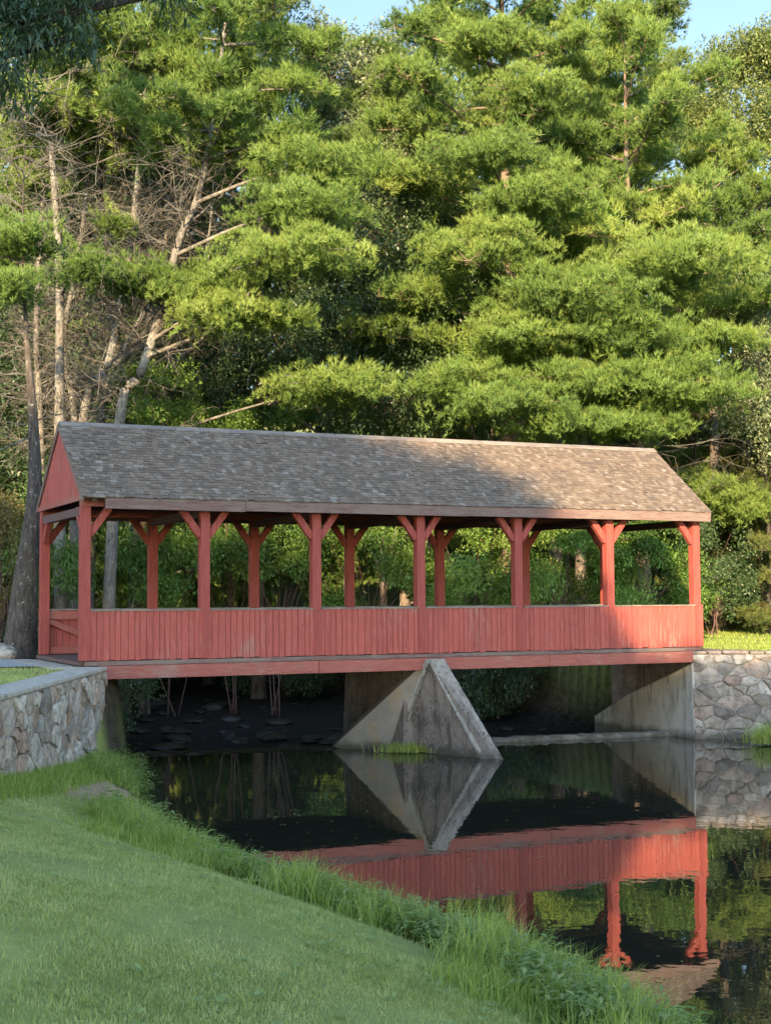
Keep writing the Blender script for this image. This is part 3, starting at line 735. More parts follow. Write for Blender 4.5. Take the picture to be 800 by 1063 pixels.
def pine(name, label, trunk, rad, crown=None, pads=(), mat='needle', bark_='bark_pine', seed=0, lo=False, group=None, dead=0, dead_z=None, clump=.46, dens=1.0, taper=.8, tint=.5):
    """trunk: world points from the ground up; crown=(z0, radius, top power); pads=[(centre, half width, half height)] extra boughs"""
    r = np.random.default_rng(seed); T = curve_pts(trunk, 6); base = np.array(T[0]); o = empty(name, base); tag(o, label, 'pine tree', group)
    top = T[-1][2]; zs = np.array([p[2] for p in T])
    def axis_at(z): return np.array([np.interp(z, zs, [p[i] for p in T]) for i in range(3)])
    H = top-base[2]
    tb = MB(); L = [p-base for p in T]
    rads = [rad*(max(.04, 1-(p[2]/H))**taper)*(1.35 if i == 0 else 1) for i, p in enumerate(L)]
    tb.tube(L, rads, 10)
    C, Rd, Tn = [], [], []; lb = MB()
    def bough(a, tip, wid, n, th=.04):
        a, tip = np.array(a), np.array(tip); mid = (a+tip)/2+np.array([0, 0, np.linalg.norm(tip-a)*.05])
        cp_ = curve_pts([a, mid, tip], 4); k = len(cp_)
        lb.tube([p-base for p in cp_], [th*(1-.85*i/(k-1)) for i in range(k)], 5, False)
        ax = tip-a; Lb_ = np.linalg.norm(ax); hx = np.cross(ax/Lb_, [0, 0, 1]); hx /= np.linalg.norm(hx)+1e-6
        tb_ = r.normal(0, .15)
        for _ in range(n):
            t = .30+.72*r.random()**.75; q = np.array([np.interp(t, np.linspace(0, 1, k), [p[i] for p in cp_]) for i in range(3)])
            side = r.normal(0, .5)*wid*(1.1-t*.75)
            c = q+hx*side+np.array([0, 0, r.normal(0, .13)+.16*t*t*Lb_*.4-abs(side)*.12])
            C.append(c-base); Rd.append(clump*r.choice((.55, .75, .95, 1.15, 1.3))*r.uniform(.9, 1.1)); Tn.append(tint+tb_+r.normal(0, .13))
            if r.random() < .5: lb.tube([q-base, (q*.4+c*.6)-base+np.array([0, 0, -.06]), c-base], [.014, .01, .005], 3, False)
    if crown:
        z0, RR, pw = crown; z = z0
        while z < top-.3:
            f_ = (z-z0)/(top-z0); Rz = RR*(1-f_)**pw*(.55+.45*min(1, f_*5+.3))+.35
            nb_ = max(3, int(r.integers(5, 8)*dens*(.75 if lo else 1)))
            a0 = r.uniform(0, 6.28)
            for j in range(nb_):
                an = a0+j*2*np.pi/nb_+r.normal(0, .25); Lr = Rz*r.uniform(.45, 1.3); up = r.uniform(-.08, .34)+.5*f_**3
                if r.random() < .2: continue
                a = axis_at(z+r.uniform(-.35, .35)); tip = a+np.array([math.cos(an)*Lr, math.sin(an)*Lr, Lr*up-.0])
                bough(a, tip, Lr*.42, int((7+Lr*Lr*1.2+Lr*2.2)*(.75 if lo else 1)), .02+.010*Lr)
            z += r.uniform(.65, 1.1) if lo else r.uniform(.85, 1.5)
        for _ in range(5): C.append(axis_at(top-r.uniform(0, .6))-base); Rd.append(.3); Tn.append(tint)
    for (c, hw_, hh) in pads:
        c = np.array(c, float); n = int(30*hw_*max(.7, hh*1.6)*2*dens); a = axis_at(min(top-.5, c[2]-.25*abs(c[0]-axis_at(c[2])[0])+.0)); tb_ = r.normal(0, .08)
        lb.tube([p-base for p in curve_pts([a, (a+c)/2+np.array([0, 0, .15]), c], 4)], list(np.linspace(.075, .02, 9)), 5, False)
        sub = [c+np.array([r.uniform(-.8, .8)*hw_, r.uniform(-.8, .8)*hw_*.8, r.uniform(-.3, .3)*hh]) for _ in range(max(3, int(hw_*4)))]
        for s_ in sub:
            lb.tube([a*.25+c*.75-base, (c+s_)/2-base+np.array([0, 0, .05]), s_-base], [.03, .02, .01], 4, False)
        for _ in range(n):
            q = r.normal(0, .45, 3); q /= max(1, np.linalg.norm(q)); e_ = math.hypot(q[0], q[1])
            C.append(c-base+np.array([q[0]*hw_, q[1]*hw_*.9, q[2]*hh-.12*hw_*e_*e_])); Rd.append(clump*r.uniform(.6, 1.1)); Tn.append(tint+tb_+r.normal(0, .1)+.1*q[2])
    tb.poly(lb.v, lb.f); tr = tb.build('trunk', M[bark_], o, smooth=True)
    if C: scatter('crown', NEED_LO if lo else NEED, np.array(C), np.array(Rd), 3, np.array(Tn), r, M[mat], o, 1.0)
    if dead:
        db = MB(); z0, z1 = dead_z
        for _ in range(dead):
            z = r.uniform(z0, z1); a = axis_at(z)-base; an = r.uniform(0, 6.28)
            twigs(db, a, (math.cos(an), math.sin(an), r.uniform(-.25, 1.0)), r.uniform(.8, 3.0), r.uniform(.013, .034), 2, r, .0, .8, 5)
        tag(db.build('dead_branches', M['deadwood'], o), kind='stuff')
    return o
def broadleaf(name, label, base, H, lobes, rad=.15, mat='leaf', bark_='bark_grey', seed=0, clump=.55, per=1.0, group=None, cat='tree', lo=False, tint=.5, trunkless=False, shell=.55, leafsize=None):
    """lobes: [(world centre, rx, rz)] ; leaves fill the lobes, limbs run from the trunk into each"""
    r = np.random.default_rng(seed); base = np.array(base, float); o = empty(name, base); tag(o, label, cat, group)
    C, Rd, Tn = [], [], []; lb = MB()
    cx = np.mean([l[0] for l in lobes], 0)
    top = base+np.array([(cx[0]-base[0])*.7, (cx[1]-base[1])*.7, H*.7])
    tk = MB()
    if trunkless:
        for i in range(4):
            q = top+r.normal(0, .4, 3)*np.array([1, 1, .3]); tk.tube([p-base for p in curve_pts([base+r.normal(0, .12, 3)*np.array([1, 1, 0]), (base+q)/2+r.normal(0, .15, 3), q], 4)], list(np.linspace(rad, rad*.3, 9)), 5)
    else:
        tp = curve_pts([base, base*.6+top*.4+r.normal(0, .12, 3), top], 5)
        tk.tube([p-base for p in tp], [rad*(1-.75*i/10)*(1.3 if i == 0 else 1) for i in range(11)], 9)
    for c, rx, rz in lobes:
        c = np.array(c, float); n = max(5, int(per*38*(rx*rx*rz)**.72/(clump/.55)**2)); tb_ = r.normal(0, .06 if not trunkless else .15)
        st = base+(top-base)*r.uniform(.35, .9)
        lb.tube([p-base for p in curve_pts([st, (st+c)/2+np.array([0, 0, .2]), c], 4)], list(np.linspace(rad*.4, rad*.1, 9)), 5, False)
        for _ in range(n):
            d = r.normal(0, 1, 3); d /= np.linalg.norm(d); q = d*(shell+(1-shell)*r.random())*r.uniform(.8, 1.08)
            p_ = c-base+q*np.array([rx, rx, rz]); C.append(p_); Rd.append(clump*r.uniform(.6, 1.2)); Tn.append(tint+tb_+r.normal(0, .11))
            if r.random() < .3: lb.tube([c-base+q*np.array([rx, rx, rz])*.2, p_], [.018, .006], 3, False)
    tk.poly(lb.v, lb.f); tk.build('trunk', M[bark_], o, smooth=True)
    scatter('crown', leafsize or (LEAF_LO if lo else LEAF), np.array(C), np.array(Rd), 4, np.array(Tn), r, M[mat], o)
    return o
def gnd(x, y): return float(height(np.array([x]), np.array([y]))[0])
def onground(px, Y, dz=-.1):
    x = (px-400)/FOC*Y; return np.array([x, Y, gnd(x, Y)+dz])
def pad(px, py, wpx, hpx, Y): return (at(px, py, Y), wpx/FOC*Y/2, max(.22, hpx/FOC*Y/2))
def lobe(px, py, wpx, hpx, Y): return (at(px, py, Y), wpx/FOC*Y/2, hpx/FOC*Y/2)
def trunk_px(pts, Y, ground=True):
    P = [at(px, py, Y) for px, py in pts]
    if ground:
        g = onground(pts[0][0], Y); P[0] = g
    return P
GL = 'pines crowded behind the left end of the bridge'
GR = 'pines towering behind the right half of the bridge'
GD = 'pines deep in the shaded wood'
pine('pine_tree', 'thick dark furrowed pine trunk standing right at the left end of the bridge', trunk_px([(20, 680), (27, 600), (36, 520), (35, 440), (28, 350), (24, 220), (30, 80), (34, -60)], 36.5), .46,
     (18.6, 3.0, .8), [pad(25, 245, 100, 34, 36), pad(5, 300, 90, 30, 35.5), pad(-15, 270, 80, 30, 37)], 'needle', 'bark_dark', 1, dead=40, dead_z=(7, 18), group=GL, taper=3.2)
pine('pine_tree', 'straight pinkish lit pine trunk rising just above the left gable peak', trunk_px([(64, 680), (62, 440), (62, 290), (54, 160), (44, 20), (40, -90)], 43), .22,
     (18.3, 3.4, .8), [pad(90, 280, 110, 34, 41)], 'needle', 'bark_pale', 2, dead=57, dead_z=(9, 19), group=GL)
pine('pine_tree', 'leaning lit pine trunk bending right above the left part of the roof ridge', trunk_px([(70, 680), (86, 440), (112, 380), (125, 318), (137, 245), (148, 130), (158, 0), (165, -110)], 44), .20,
     (17.6, 3.8, .8), [pad(150, 292, 120, 40, 42), pad(120, 235, 40, 18, 43)], 'needle', 'bark_pale', 3, dead=58, dead_z=(9, 18), group=GL)
pine('pine_tree', 'pale pine trunk leaning far right with long lit boughs over the roof', trunk_px([(108, 680), (124, 440), (146, 388), (168, 320), (186, 250), (208, 195), (226, 90), (238, -20), (244, -120)], 43), .22,
     (16.6, 4.2, .75), [pad(225, 322, 120, 40, 41), pad(300, 262, 170, 46, 40.5), pad(318, 214, 160, 44, 41), pad(205, 300, 90, 36, 41.5), pad(330, 170, 150, 46, 42), pad(290, 330, 90, 24, 42)], 'needle', 'bark_pale', 4, dead=58, dead_z=(9, 17), group=GL)
pine('pine_tree', 'thin grey pine trunk half hidden between the lit trunks on the left', trunk_px([(150, 640), (121, 365), (108, 290), (104, 180), (96, 60), (92, -60)], 47), .19,
     (20, 3.2, .8), (), 'needle', 'bark_pale', 5, dead=57, dead_z=(9, 20), group=GL)
pine('pine_tree', 'bare crooked pine stem crossing behind the fan of lit trunks', trunk_px([(70, 640), (122, 400), (150, 345), (162, 300), (180, 200), (190, 60), (196, -60)], 48), .18,
     (19.5, 3.4, .8), [pad(340, 400, 150, 40, 44)], 'needle', 'bark_pale', 6, dead=64, dead_z=(9, 19), group=GL)
pine('pine_tree', 'slim pale trunk leaning up and to the left above the gable', trunk_px([(96, 640), (78, 440), (66, 360), (84, 250), (92, 160), (98, 60)], 45.5), .17, (20.5, 2.4, .8), (), 'needle', 'bark_pale', 14, dead=46, dead_z=(8, 18), group=GL)
pine('pine_tree', 'slim pale trunk slanting up to the right under the lowest lit boughs', trunk_px([(60, 640), (90, 430), (128, 372), (190, 330), (214, 262), (222, 190), (226, 150)], 45), .17, (17.5, 2.2, .8), [pad(240, 285, 90, 30, 43)], 'needle', 'bark_pale', 15, dead=46, dead_z=(8, 16), group=GL)
pine('pine_tree', 'dark blue green pine filling the gap left of the upper sky notch', trunk_px([(268, 640), (270, 300), (275, 100), (280, -60)], 53), .26,
     (12.5, 4.8, .75), (), 'needle_blue', 'bark_grey', 7, group=GL, dead=14, dead_z=(6, 13))
pine('pine_tree', 'broad sunlit pine with the tallest crown right of the sky notch', trunk_px([(530, 640), (528, 440), (526, 300), (524, 150), (520, 0), (516, -150)], 47), .32,
     (11.0, 4.9, .7), [pad(480, 395, 130, 40, 44), pad(545, 95, 120, 40, 44.5), pad(500, 160, 150, 44, 43.5), pad(560, 205, 140, 40, 43.5), pad(505, 255, 150, 44, 43.5), pad(515, 40, 90, 36, 45), pad(520, 418, 160, 34, 43), pad(590, 305, 200, 46, 43.5), pad(540, 345, 120, 38, 43.5), pad(600, 440, 150, 24, 44)], 'needle', 'bark_pine', 8, dead=16, dead_z=(6, 12), group=GR)
pine('pine_tree', 'sunlit pine with long level boughs above the right end of the roof', trunk_px([(668, 640), (660, 420), (656, 300), (650, 180), (648, 60), (647, 20)], 49), .28,
     (10.8, 5.4, .72), [pad(640, 348, 170, 46, 45), pad(610, 395, 210, 44, 44.5), pad(705, 398, 150, 56, 45), pad(745, 352, 110, 26, 46), pad(700, 270, 190, 56, 45), pad(660, 440, 110, 34, 45)], 'needle', 'bark_pine', 9, dead=18, dead_z=(6, 12), group=GR)
pine('pine_tree', 'wispy pine with a thin pointed top against the blue sky at upper right', trunk_px([(600, 640), (610, 300), (640, 120), (672, 40), (700, -8)], 54), .24,
     (13, 4.6, .8), (), 'needle_blue', 'bark_grey', 10, group=GR, dead=10, dead_z=(7, 13))
pine('pine_tree', 'pine with a rounded sunlit crown below the sky at the right edge', trunk_px([(745, 640), (740, 420), (742, 300), (740, 190), (738, 150)], 53), .24,
     (12.5, 4.4, .6), [pad(770, 300, 120, 50, 50), pad(745, 512, 92, 34, 49), pad(715, 500, 60, 26, 49.5), pad(775, 530, 70, 26, 49)], 'needle', 'bark_grey', 11, group=GR, dead=10, dead_z=(7, 13))
pine('pine_tree', 'narrow sunlit pine rising between the two broad right hand pines', trunk_px([(575, 640), (578, 400), (580, 200), (585, 40), (588, -70)], 52), .25,
     (12.0, 4.9, .75), (), 'needle', 'bark_grey', 12, group=GR, dead=10, dead_z=(7, 13))
for i, (px, Y, H_, lab) in enumerate([(790, 53, 11.5, 'dark hemlock with drooping yellow lit sprays at the right edge of the wood'), (722, 55, 9.5, 'smaller dark hemlock behind the right end of the roof'), (845, 50, 9, 'hemlock just outside the right border above the lawn')]):
    g = onground(px, Y)
    pine('hemlock_tree', lab, [g, g+np.array([.05, 0, H_*.5]), g+np.array([0, 0, H_])], .16, (g[2]+.5, 3.0, .75), (), 'needle_gold', 'bark_grey', 70+i, clump=.4, tint=.38)
pine('pine_tree', 'slender pine whose top stands between the sky notch and the tallest crown', trunk_px([(440, 640), (442, 300), (446, 60), (448, -70)], 55), .24, (12.5, 4.4, .6), (), 'needle', 'bark_grey', 16, group=GR)
for k_, (tp, lab) in enumerate([([(52, 640), (42, 440), (38, 330), (46, 180), (50, 60)], 'slender grey stem between the thick dark trunk and the straight pinkish one'),
        ([(90, 640), (104, 440), (136, 350), (176, 280), (192, 210), (198, 90)], 'slender grey stem curving up to the right behind the lit boughs'),
        ([(130, 640), (150, 440), (172, 388), (216, 345), (262, 296), (270, 200)], 'slender grey stem leaning far right above the roof ridge')]):
    pine('pine_tree', lab, trunk_px(tp, 45+k_), .15, (16.5+k_, 2., .8), (), 'needle', 'bark_pale', 17+k_, dead=45, dead_z=(8, 16), group=GL, taper=.6)
# deep wood
lo_first = None
for i, (px, Y, top) in enumerate([(-180, 44, 120), (-260, 50, 60), (-330, 42, 150), (-420, 48, 80), (-150, 60, 60), (-300, 62, 40), (-480, 58, 60), (-560, 46, 120), (-230, 72, 60), (-420, 74, 30), (950, 54, 100), (1050, 60, 80), (1000, 70, 100), (1150, 56, 120), (920, 66, 140), (20, 54, 150), (150, 55, 150), (85, 57, 110), (-20, 72, 60), (60, 76, 90), (270, 70, 110), (450, 74, 90), (530, 78, 120), (610, 72, 110), (770, 74, 190), (840, 78, 150), (90, 84, 150), (300, 86, 160), (440, 88, 170), (580, 86, 150), (740, 88, 230), (10, 58, 130), (120, 62, 60), (215, 60, 90), (330, 64, 120), (420, 62, 130), (480, 68, 60), (560, 66, 40), (640, 64, 160), (720, 66, 210), (800, 62, 190), (860, 60, 120), (-60, 56, 60), (170, 74, 40), (380, 76, 140), (690, 78, 230)]):
    g = onground(px, Y)
    if lo_first is None or i == 6:
        lo_first = pine('pine_tree', 'tall shaded pine deep in the wood behind the bridge', [g, g+np.array([.1, 0, 8]), g+np.array([.2, .1, 16]), g+np.array([0, 0, 24.])], .26, (g[2]+1.0, 5.2, .7), (), 'needle_blue' if i == 0 else 'needle', 'bark_grey', 40+i, lo=True, group=GD)
        o = lo_first
    else:
        o = copy_tree(lo_first); o.location = [float(c) for c in g]; o.rotation_euler.z = i*1.7
    zt = at(px, top, Y)[2]; s_ = float((zt-g[2])/24.); o.scale = (max(s_, .85), max(s_, .85), s_)
# broadleaved trees
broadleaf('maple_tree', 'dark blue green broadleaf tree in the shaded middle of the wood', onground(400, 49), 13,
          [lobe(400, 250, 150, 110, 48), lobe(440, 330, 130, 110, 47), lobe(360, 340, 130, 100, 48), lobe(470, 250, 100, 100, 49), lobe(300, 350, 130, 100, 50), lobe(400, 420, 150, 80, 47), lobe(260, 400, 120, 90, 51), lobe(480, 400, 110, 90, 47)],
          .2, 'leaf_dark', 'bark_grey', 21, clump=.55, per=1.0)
broadleaf('birch_tree', 'pale silvery leaved tree below the sky notch at the top centre', onground(360, 56), 21,
          [lobe(355, 75, 90, 90, 55), lobe(325, 55, 70, 80, 56), lobe(410, 55, 60, 70, 56), lobe(395, 90, 90, 80, 55), lobe(370, 150, 130, 90, 54), lobe(420, 170, 90, 90, 53), lobe(400, 210, 110, 70, 52), lobe(330, 120, 80, 80, 56), lobe(440, 110, 80, 70, 56)],
          .2, 'leaf_silver', 'bark_pale', 22, clump=.6, per=1.2)
broadleaf('oak_tree', 'olive leaved tree with sky showing through at the upper right edge', onground(775, 60), 22,
          [lobe(725, 90, 80, 70, 58), lobe(705, 120, 70, 60, 57), lobe(762, 58, 90, 56, 59), lobe(810, 50, 90, 60, 59), lobe(735, 140, 90, 80, 57), lobe(790, 70, 110, 70, 59), lobe(770, 130, 120, 70, 58), lobe(820, 130, 90, 90, 59), lobe(745, 190, 80, 60, 57), lobe(800, 210, 110, 80, 58), lobe(770, 260, 90, 60, 57), lobe(840, 60, 80, 80, 60)],
          .22, 'leaf_olive', 'bark_grey', 23, clump=.55, per=1.0)
broadleaf('poplar_tree', 'silvery blue leaved tree at the right edge halfway up', onground(795, 50), 12,
          [lobe(785, 300, 70, 80, 49), lobe(800, 370, 90, 90, 48.5), lobe(775, 420, 80, 70, 48), lobe(810, 450, 90, 80, 48), lobe(760, 330, 60, 50, 50)],
          .13, 'leaf_silver', 'bark_dark', 24, clump=.5, per=.8, tint=.45)
broadleaf('vine_tree', 'bright leafy tree with climbing vine between the middle pines', onground(520, 48), 11,
          [lobe(450, 300, 70, 60, 46), lobe(500, 370, 80, 70, 46), lobe(560, 370, 80, 60, 46), lobe(600, 240, 90, 70, 47), lobe(530, 240, 80, 60, 47), lobe(560, 160, 90, 60, 49)],
          .12, 'leaf', 'bark_grey', 25, clump=.45, per=.8, tint=.55)
broadleaf('maple_tree', 'dark broadleaf tree filling the gaps behind the fan of bare trunks', onground(90, 54), 17,
          [lobe(40, 130, 130, 110, 54), lobe(110, 160, 130, 110, 54.5), lobe(60, 220, 140, 110, 54), lobe(130, 250, 130, 110, 54), lobe(20, 300, 130, 110, 53), lobe(90, 330, 150, 110, 54), lobe(170, 340, 130, 110, 54), lobe(30, 400, 150, 110, 53), lobe(130, 410, 160, 90, 53), lobe(190, 190, 120, 110, 55), lobe(215, 400, 110, 90, 53)],
          .2, 'leaf_dark', 'bark_dark', 26, clump=.62, per=1.0, lo=True, tint=.42)
broadleaf('maple_tree', 'dark broadleaf tree at the left edge behind the thick trunk', onground(-20, 47), 12,
          [lobe(-10, 420, 110, 110, 46), lobe(20, 500, 110, 100, 46), lobe(-20, 350, 110, 100, 46), lobe(5, 570, 100, 90, 45)], .16, 'leaf_dark', 'bark_dark', 27, clump=.55, per=1.0, tint=.4)
# shrubs behind and beside the bridge
SG = 'leafy shrubs in the shade behind the bridge'
k = 0
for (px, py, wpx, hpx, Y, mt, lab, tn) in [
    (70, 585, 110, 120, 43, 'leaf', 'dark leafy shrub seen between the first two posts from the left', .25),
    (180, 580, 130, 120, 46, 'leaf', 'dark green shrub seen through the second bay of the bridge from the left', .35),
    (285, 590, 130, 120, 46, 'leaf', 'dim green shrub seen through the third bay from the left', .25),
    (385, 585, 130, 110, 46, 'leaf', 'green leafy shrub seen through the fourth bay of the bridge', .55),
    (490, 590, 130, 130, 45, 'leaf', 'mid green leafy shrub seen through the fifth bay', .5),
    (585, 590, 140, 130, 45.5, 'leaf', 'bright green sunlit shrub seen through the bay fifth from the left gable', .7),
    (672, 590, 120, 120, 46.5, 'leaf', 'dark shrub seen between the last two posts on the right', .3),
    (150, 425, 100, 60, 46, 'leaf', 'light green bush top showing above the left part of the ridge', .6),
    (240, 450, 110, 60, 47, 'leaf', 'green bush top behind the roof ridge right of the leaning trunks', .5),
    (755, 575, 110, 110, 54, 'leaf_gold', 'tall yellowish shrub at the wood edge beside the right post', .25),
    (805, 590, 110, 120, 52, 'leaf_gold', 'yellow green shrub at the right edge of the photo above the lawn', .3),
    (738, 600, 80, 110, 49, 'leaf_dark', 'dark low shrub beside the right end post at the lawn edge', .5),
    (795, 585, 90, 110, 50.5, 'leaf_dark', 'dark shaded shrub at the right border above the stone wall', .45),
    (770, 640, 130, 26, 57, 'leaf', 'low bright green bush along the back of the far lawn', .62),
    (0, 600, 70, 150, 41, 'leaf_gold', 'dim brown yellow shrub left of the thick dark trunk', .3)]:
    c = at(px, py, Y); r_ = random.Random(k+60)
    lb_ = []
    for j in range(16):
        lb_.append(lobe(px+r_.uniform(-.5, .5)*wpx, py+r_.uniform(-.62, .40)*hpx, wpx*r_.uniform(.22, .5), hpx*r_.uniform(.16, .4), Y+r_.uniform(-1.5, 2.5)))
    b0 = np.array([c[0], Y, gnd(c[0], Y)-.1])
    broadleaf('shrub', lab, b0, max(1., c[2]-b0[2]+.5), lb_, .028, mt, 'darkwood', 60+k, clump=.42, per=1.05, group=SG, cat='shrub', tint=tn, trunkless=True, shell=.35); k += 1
# dark undergrowth on the banks upstream
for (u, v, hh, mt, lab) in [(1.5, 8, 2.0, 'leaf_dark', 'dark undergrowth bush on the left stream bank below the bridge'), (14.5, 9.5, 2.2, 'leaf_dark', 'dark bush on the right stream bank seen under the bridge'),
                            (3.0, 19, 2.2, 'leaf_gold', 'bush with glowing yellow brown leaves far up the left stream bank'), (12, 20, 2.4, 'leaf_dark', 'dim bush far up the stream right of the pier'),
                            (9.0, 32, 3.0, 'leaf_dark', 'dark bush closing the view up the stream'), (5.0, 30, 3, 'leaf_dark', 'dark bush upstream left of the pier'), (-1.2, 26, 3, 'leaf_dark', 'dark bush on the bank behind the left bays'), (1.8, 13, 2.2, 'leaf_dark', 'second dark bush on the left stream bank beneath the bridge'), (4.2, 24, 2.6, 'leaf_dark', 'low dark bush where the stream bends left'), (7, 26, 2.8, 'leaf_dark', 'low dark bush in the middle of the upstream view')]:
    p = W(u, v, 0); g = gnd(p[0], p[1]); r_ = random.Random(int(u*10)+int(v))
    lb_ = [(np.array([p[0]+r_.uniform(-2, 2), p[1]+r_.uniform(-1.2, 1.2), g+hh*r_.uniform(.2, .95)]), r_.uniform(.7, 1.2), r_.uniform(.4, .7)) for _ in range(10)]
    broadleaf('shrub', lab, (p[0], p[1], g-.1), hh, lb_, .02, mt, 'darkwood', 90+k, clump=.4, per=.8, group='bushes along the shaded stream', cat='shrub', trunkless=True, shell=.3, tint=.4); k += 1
# bent sapling under the bridge at the left wall
o = empty('sapling', onground(117, 38.5, 0)); tag(o, 'thin bent grey sapling trunk beneath the bridge beside the left wall', 'sapling')
P_ = curve_pts([onground(117, 38.5, -.05), at(124, 735, 38.4), at(127, 700, 38.4), at(128, 640, 38.6)], 5)
MB().tube([p-np.array(o.location) for p in P_], list(np.linspace(.075, .04, len(P_))), 7).build('trunk', M['bark_grey'], o, smooth=True)
sp = MB()
for q in ((108, 640), (150, 650), (140, 620)):
    sp.tube([P_[-3]-np.array(o.location), at(*q, 38.5)-np.array(o.location)], [.02, .008], 4)
sp.build('branch', M['bark_grey'], o)
# fallen dead limbs behind the ridge at the right
dd = empty('fallen_limb', at(690, 468, 47)); tag(dd, 'bare pale dead limb sticking out behind the right end of the ridge', 'dead branch')
m = MB(); r_ = np.random.default_rng(3)
for q0, q1 in (((600, 470), (725, 456)),):
    a, b = at(*q0, 47), at(*q1, 46.5); twigs(m, a-np.array(dd.location), b-a, np.linalg.norm(b-a), .045, 2, r_, 0, .5, 4)
m.build('limb', M['deadwood'], dd)
# the near tree whose branch hangs into the top left corner
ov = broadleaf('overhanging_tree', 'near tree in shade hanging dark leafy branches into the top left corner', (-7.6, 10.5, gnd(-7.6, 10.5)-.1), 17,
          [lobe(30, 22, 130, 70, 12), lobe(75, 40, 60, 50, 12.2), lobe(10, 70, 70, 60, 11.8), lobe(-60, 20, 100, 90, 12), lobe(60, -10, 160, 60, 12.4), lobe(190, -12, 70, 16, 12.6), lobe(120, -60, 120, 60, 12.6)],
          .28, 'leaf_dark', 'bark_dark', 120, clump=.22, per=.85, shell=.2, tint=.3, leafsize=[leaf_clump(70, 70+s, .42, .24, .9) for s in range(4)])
# trees behind the camera: they stand between the sun and the near bank, and shade it
def sun_pt(s, H, p):
    a = R(12); return np.array([s*math.cos(a)+p*math.sin(a), -s*math.sin(a)+p*math.cos(a), H-math.tan(R(17))*p])
def shade_tree(s, p, lobes, seed, label):
    L_ = [(sun_pt(ls, lh, p+pp), lr, lr*.95) for ls, lh, lr, pp in lobes]
    b0 = sun_pt(s, 0, p); b0[2] = gnd(b0[0], b0[1])-.2
    return broadleaf('shade_tree', label, b0, 24, L_, .5, 'leaf_dark', 'bark_dark', seed, clump=.8, per=2.6, group='tall trees behind the camera', lo=True, shell=.7)
shade_tree(-7, -24, [(-9.3, 17.0, 1.3, 0), (-8.0, 16.5, 1.2, 0), (-6.7, 16.2, 1.2, 0), (-5.4, 16.25, 1.2, 0), (-4.6, 15.6, 1.2, 0), (-3.8, 14.6, 1.2, 0), (-3.1, 13.5, 1.2, 0), (-2.9, 12.3, 1.2, 0), (-5.9, 12.3, 4.2, 0), (-6, 8, 4.6, 1), (-7, 4, 4.4, 0), (-9.4, 13.2, 4.4, -1), (-10, 7.5, 4.8, 0), (-11, 3.5, 4.4, 1), (-12.5, 13.8, 4.8, 0)], 201, 'tall tree behind the camera with the rounded right hand crown')
shade_tree(-17, -34, [(-16, 14, 4.8, 0), (-17, 8.5, 5, 1), (-20, 13.5, 4.8, 0), (-15, 3.5, 4, 0), (-21, 7, 4.5, 0)], 202, 'tall tree behind the camera second from the left')
shade_tree(-28, -34, [(-26, 14, 4.8, 0), (-27, 8, 5, 1), (-31, 13, 4.8, 0), (-30, 6, 4.5, 0), (-24, 4, 4, 0)], 203, 'leftmost tall tree behind the camera')
shade_tree(0, -34, [(-2.2, 10.2, 3.1, 0), (-.2, 10.2, 3.1, .5), (1.8, 10.2, 3.2, 0), (-1, 5.5, 3.8, 1), (3.5, 6, 3.6, 0), (.5, 2.5, 3, 0)], 204, 'lower tree behind the camera next to the rounded crown')
shade_tree(8, -34, [(4, 10.2, 3.2, .5), (6.2, 10.2, 3.2, 0), (8.4, 10.1, 3.2, .5), (10.4, 10.2, 3.2, 0), (7, 5.5, 3.8, 1), (11, 5.5, 3.6, 0), (8, 2.5, 3, 0)], 205, 'lower tree behind the camera in the middle of the right row')
shade_tree(16, -34, [(12.6, 10.2, 3.2, 0), (14.8, 10.1, 3.2, .5), (17, 9.9, 3.4, 0), (15, 5, 4, 1), (19.5, 9, 3.6, 0), (19.5, 4, 3.6, 0)], 206, 'lower tree behind the camera at the right end of the row')
# ------------------------------------------------------------------ stones in the stream, scrap on the bank
def rock(name, label, c, sx, sy, sz, seed, mat, group=None, rot=None):
    bm = bmesh.new(); bmesh.ops.create_icosphere(bm, subdivisions=3, radius=1); r = np.random.default_rng(seed)
    pl_ = [(r.normal(0, 1, 3), r.uniform(.62, .95)) for _ in range(9)]
    pl_ = [(a/np.linalg.norm(a), d_) for a, d_ in pl_]
    for v in bm.verts:
        p = np.array(v.co)
        for a, d_ in pl_:
            e = p@a-d_
            if e > 0: p = p-a*e*.85
        p += r.normal(0, .012, 3); v.co = p*np.array([sx, sy, sz])
    me = bpy.data.meshes.new(name); bm.to_mesh(me); bm.free(); me.polygons.foreach_set('use_smooth', [True]*len(me.polygons))
    o = link(name, me, M[mat], None, c); o.rotation_euler.z = r.uniform(0, 6.28) if rot is None else rot
    return tag(o, label, 'rock', group)
rk = np.random.default_rng(77)
for i in range(150):
    u = rk.uniform(.9, 15); v = 3.0+rk.random()**1.4*17
    if 5.8 < u < 10 and v < 4.6: continue
    if u > 9 and rk.random() < .5: continue
    p = W(u, v, 0); z = gnd(p[0], p[1]); s_ = rk.uniform(.10, .42)
    if z > .9: continue
    rock('stream_rock', 'dark wet rock lying in the shaded stream bed under the bridge', (p[0], p[1], max(z, -.35)+s_*.12), s_*1.2, s_*rk.uniform(.7, 1.1), s_*rk.uniform(.25, .5), 300+i, 'rock', 'rocks in the stream bed')
rock('boulder', 'pale boulder at the foot of the dark trunk beside the gravel path', (-9.35, 35.3, 2.25), .42, .35, .3, 501, 'palerock')
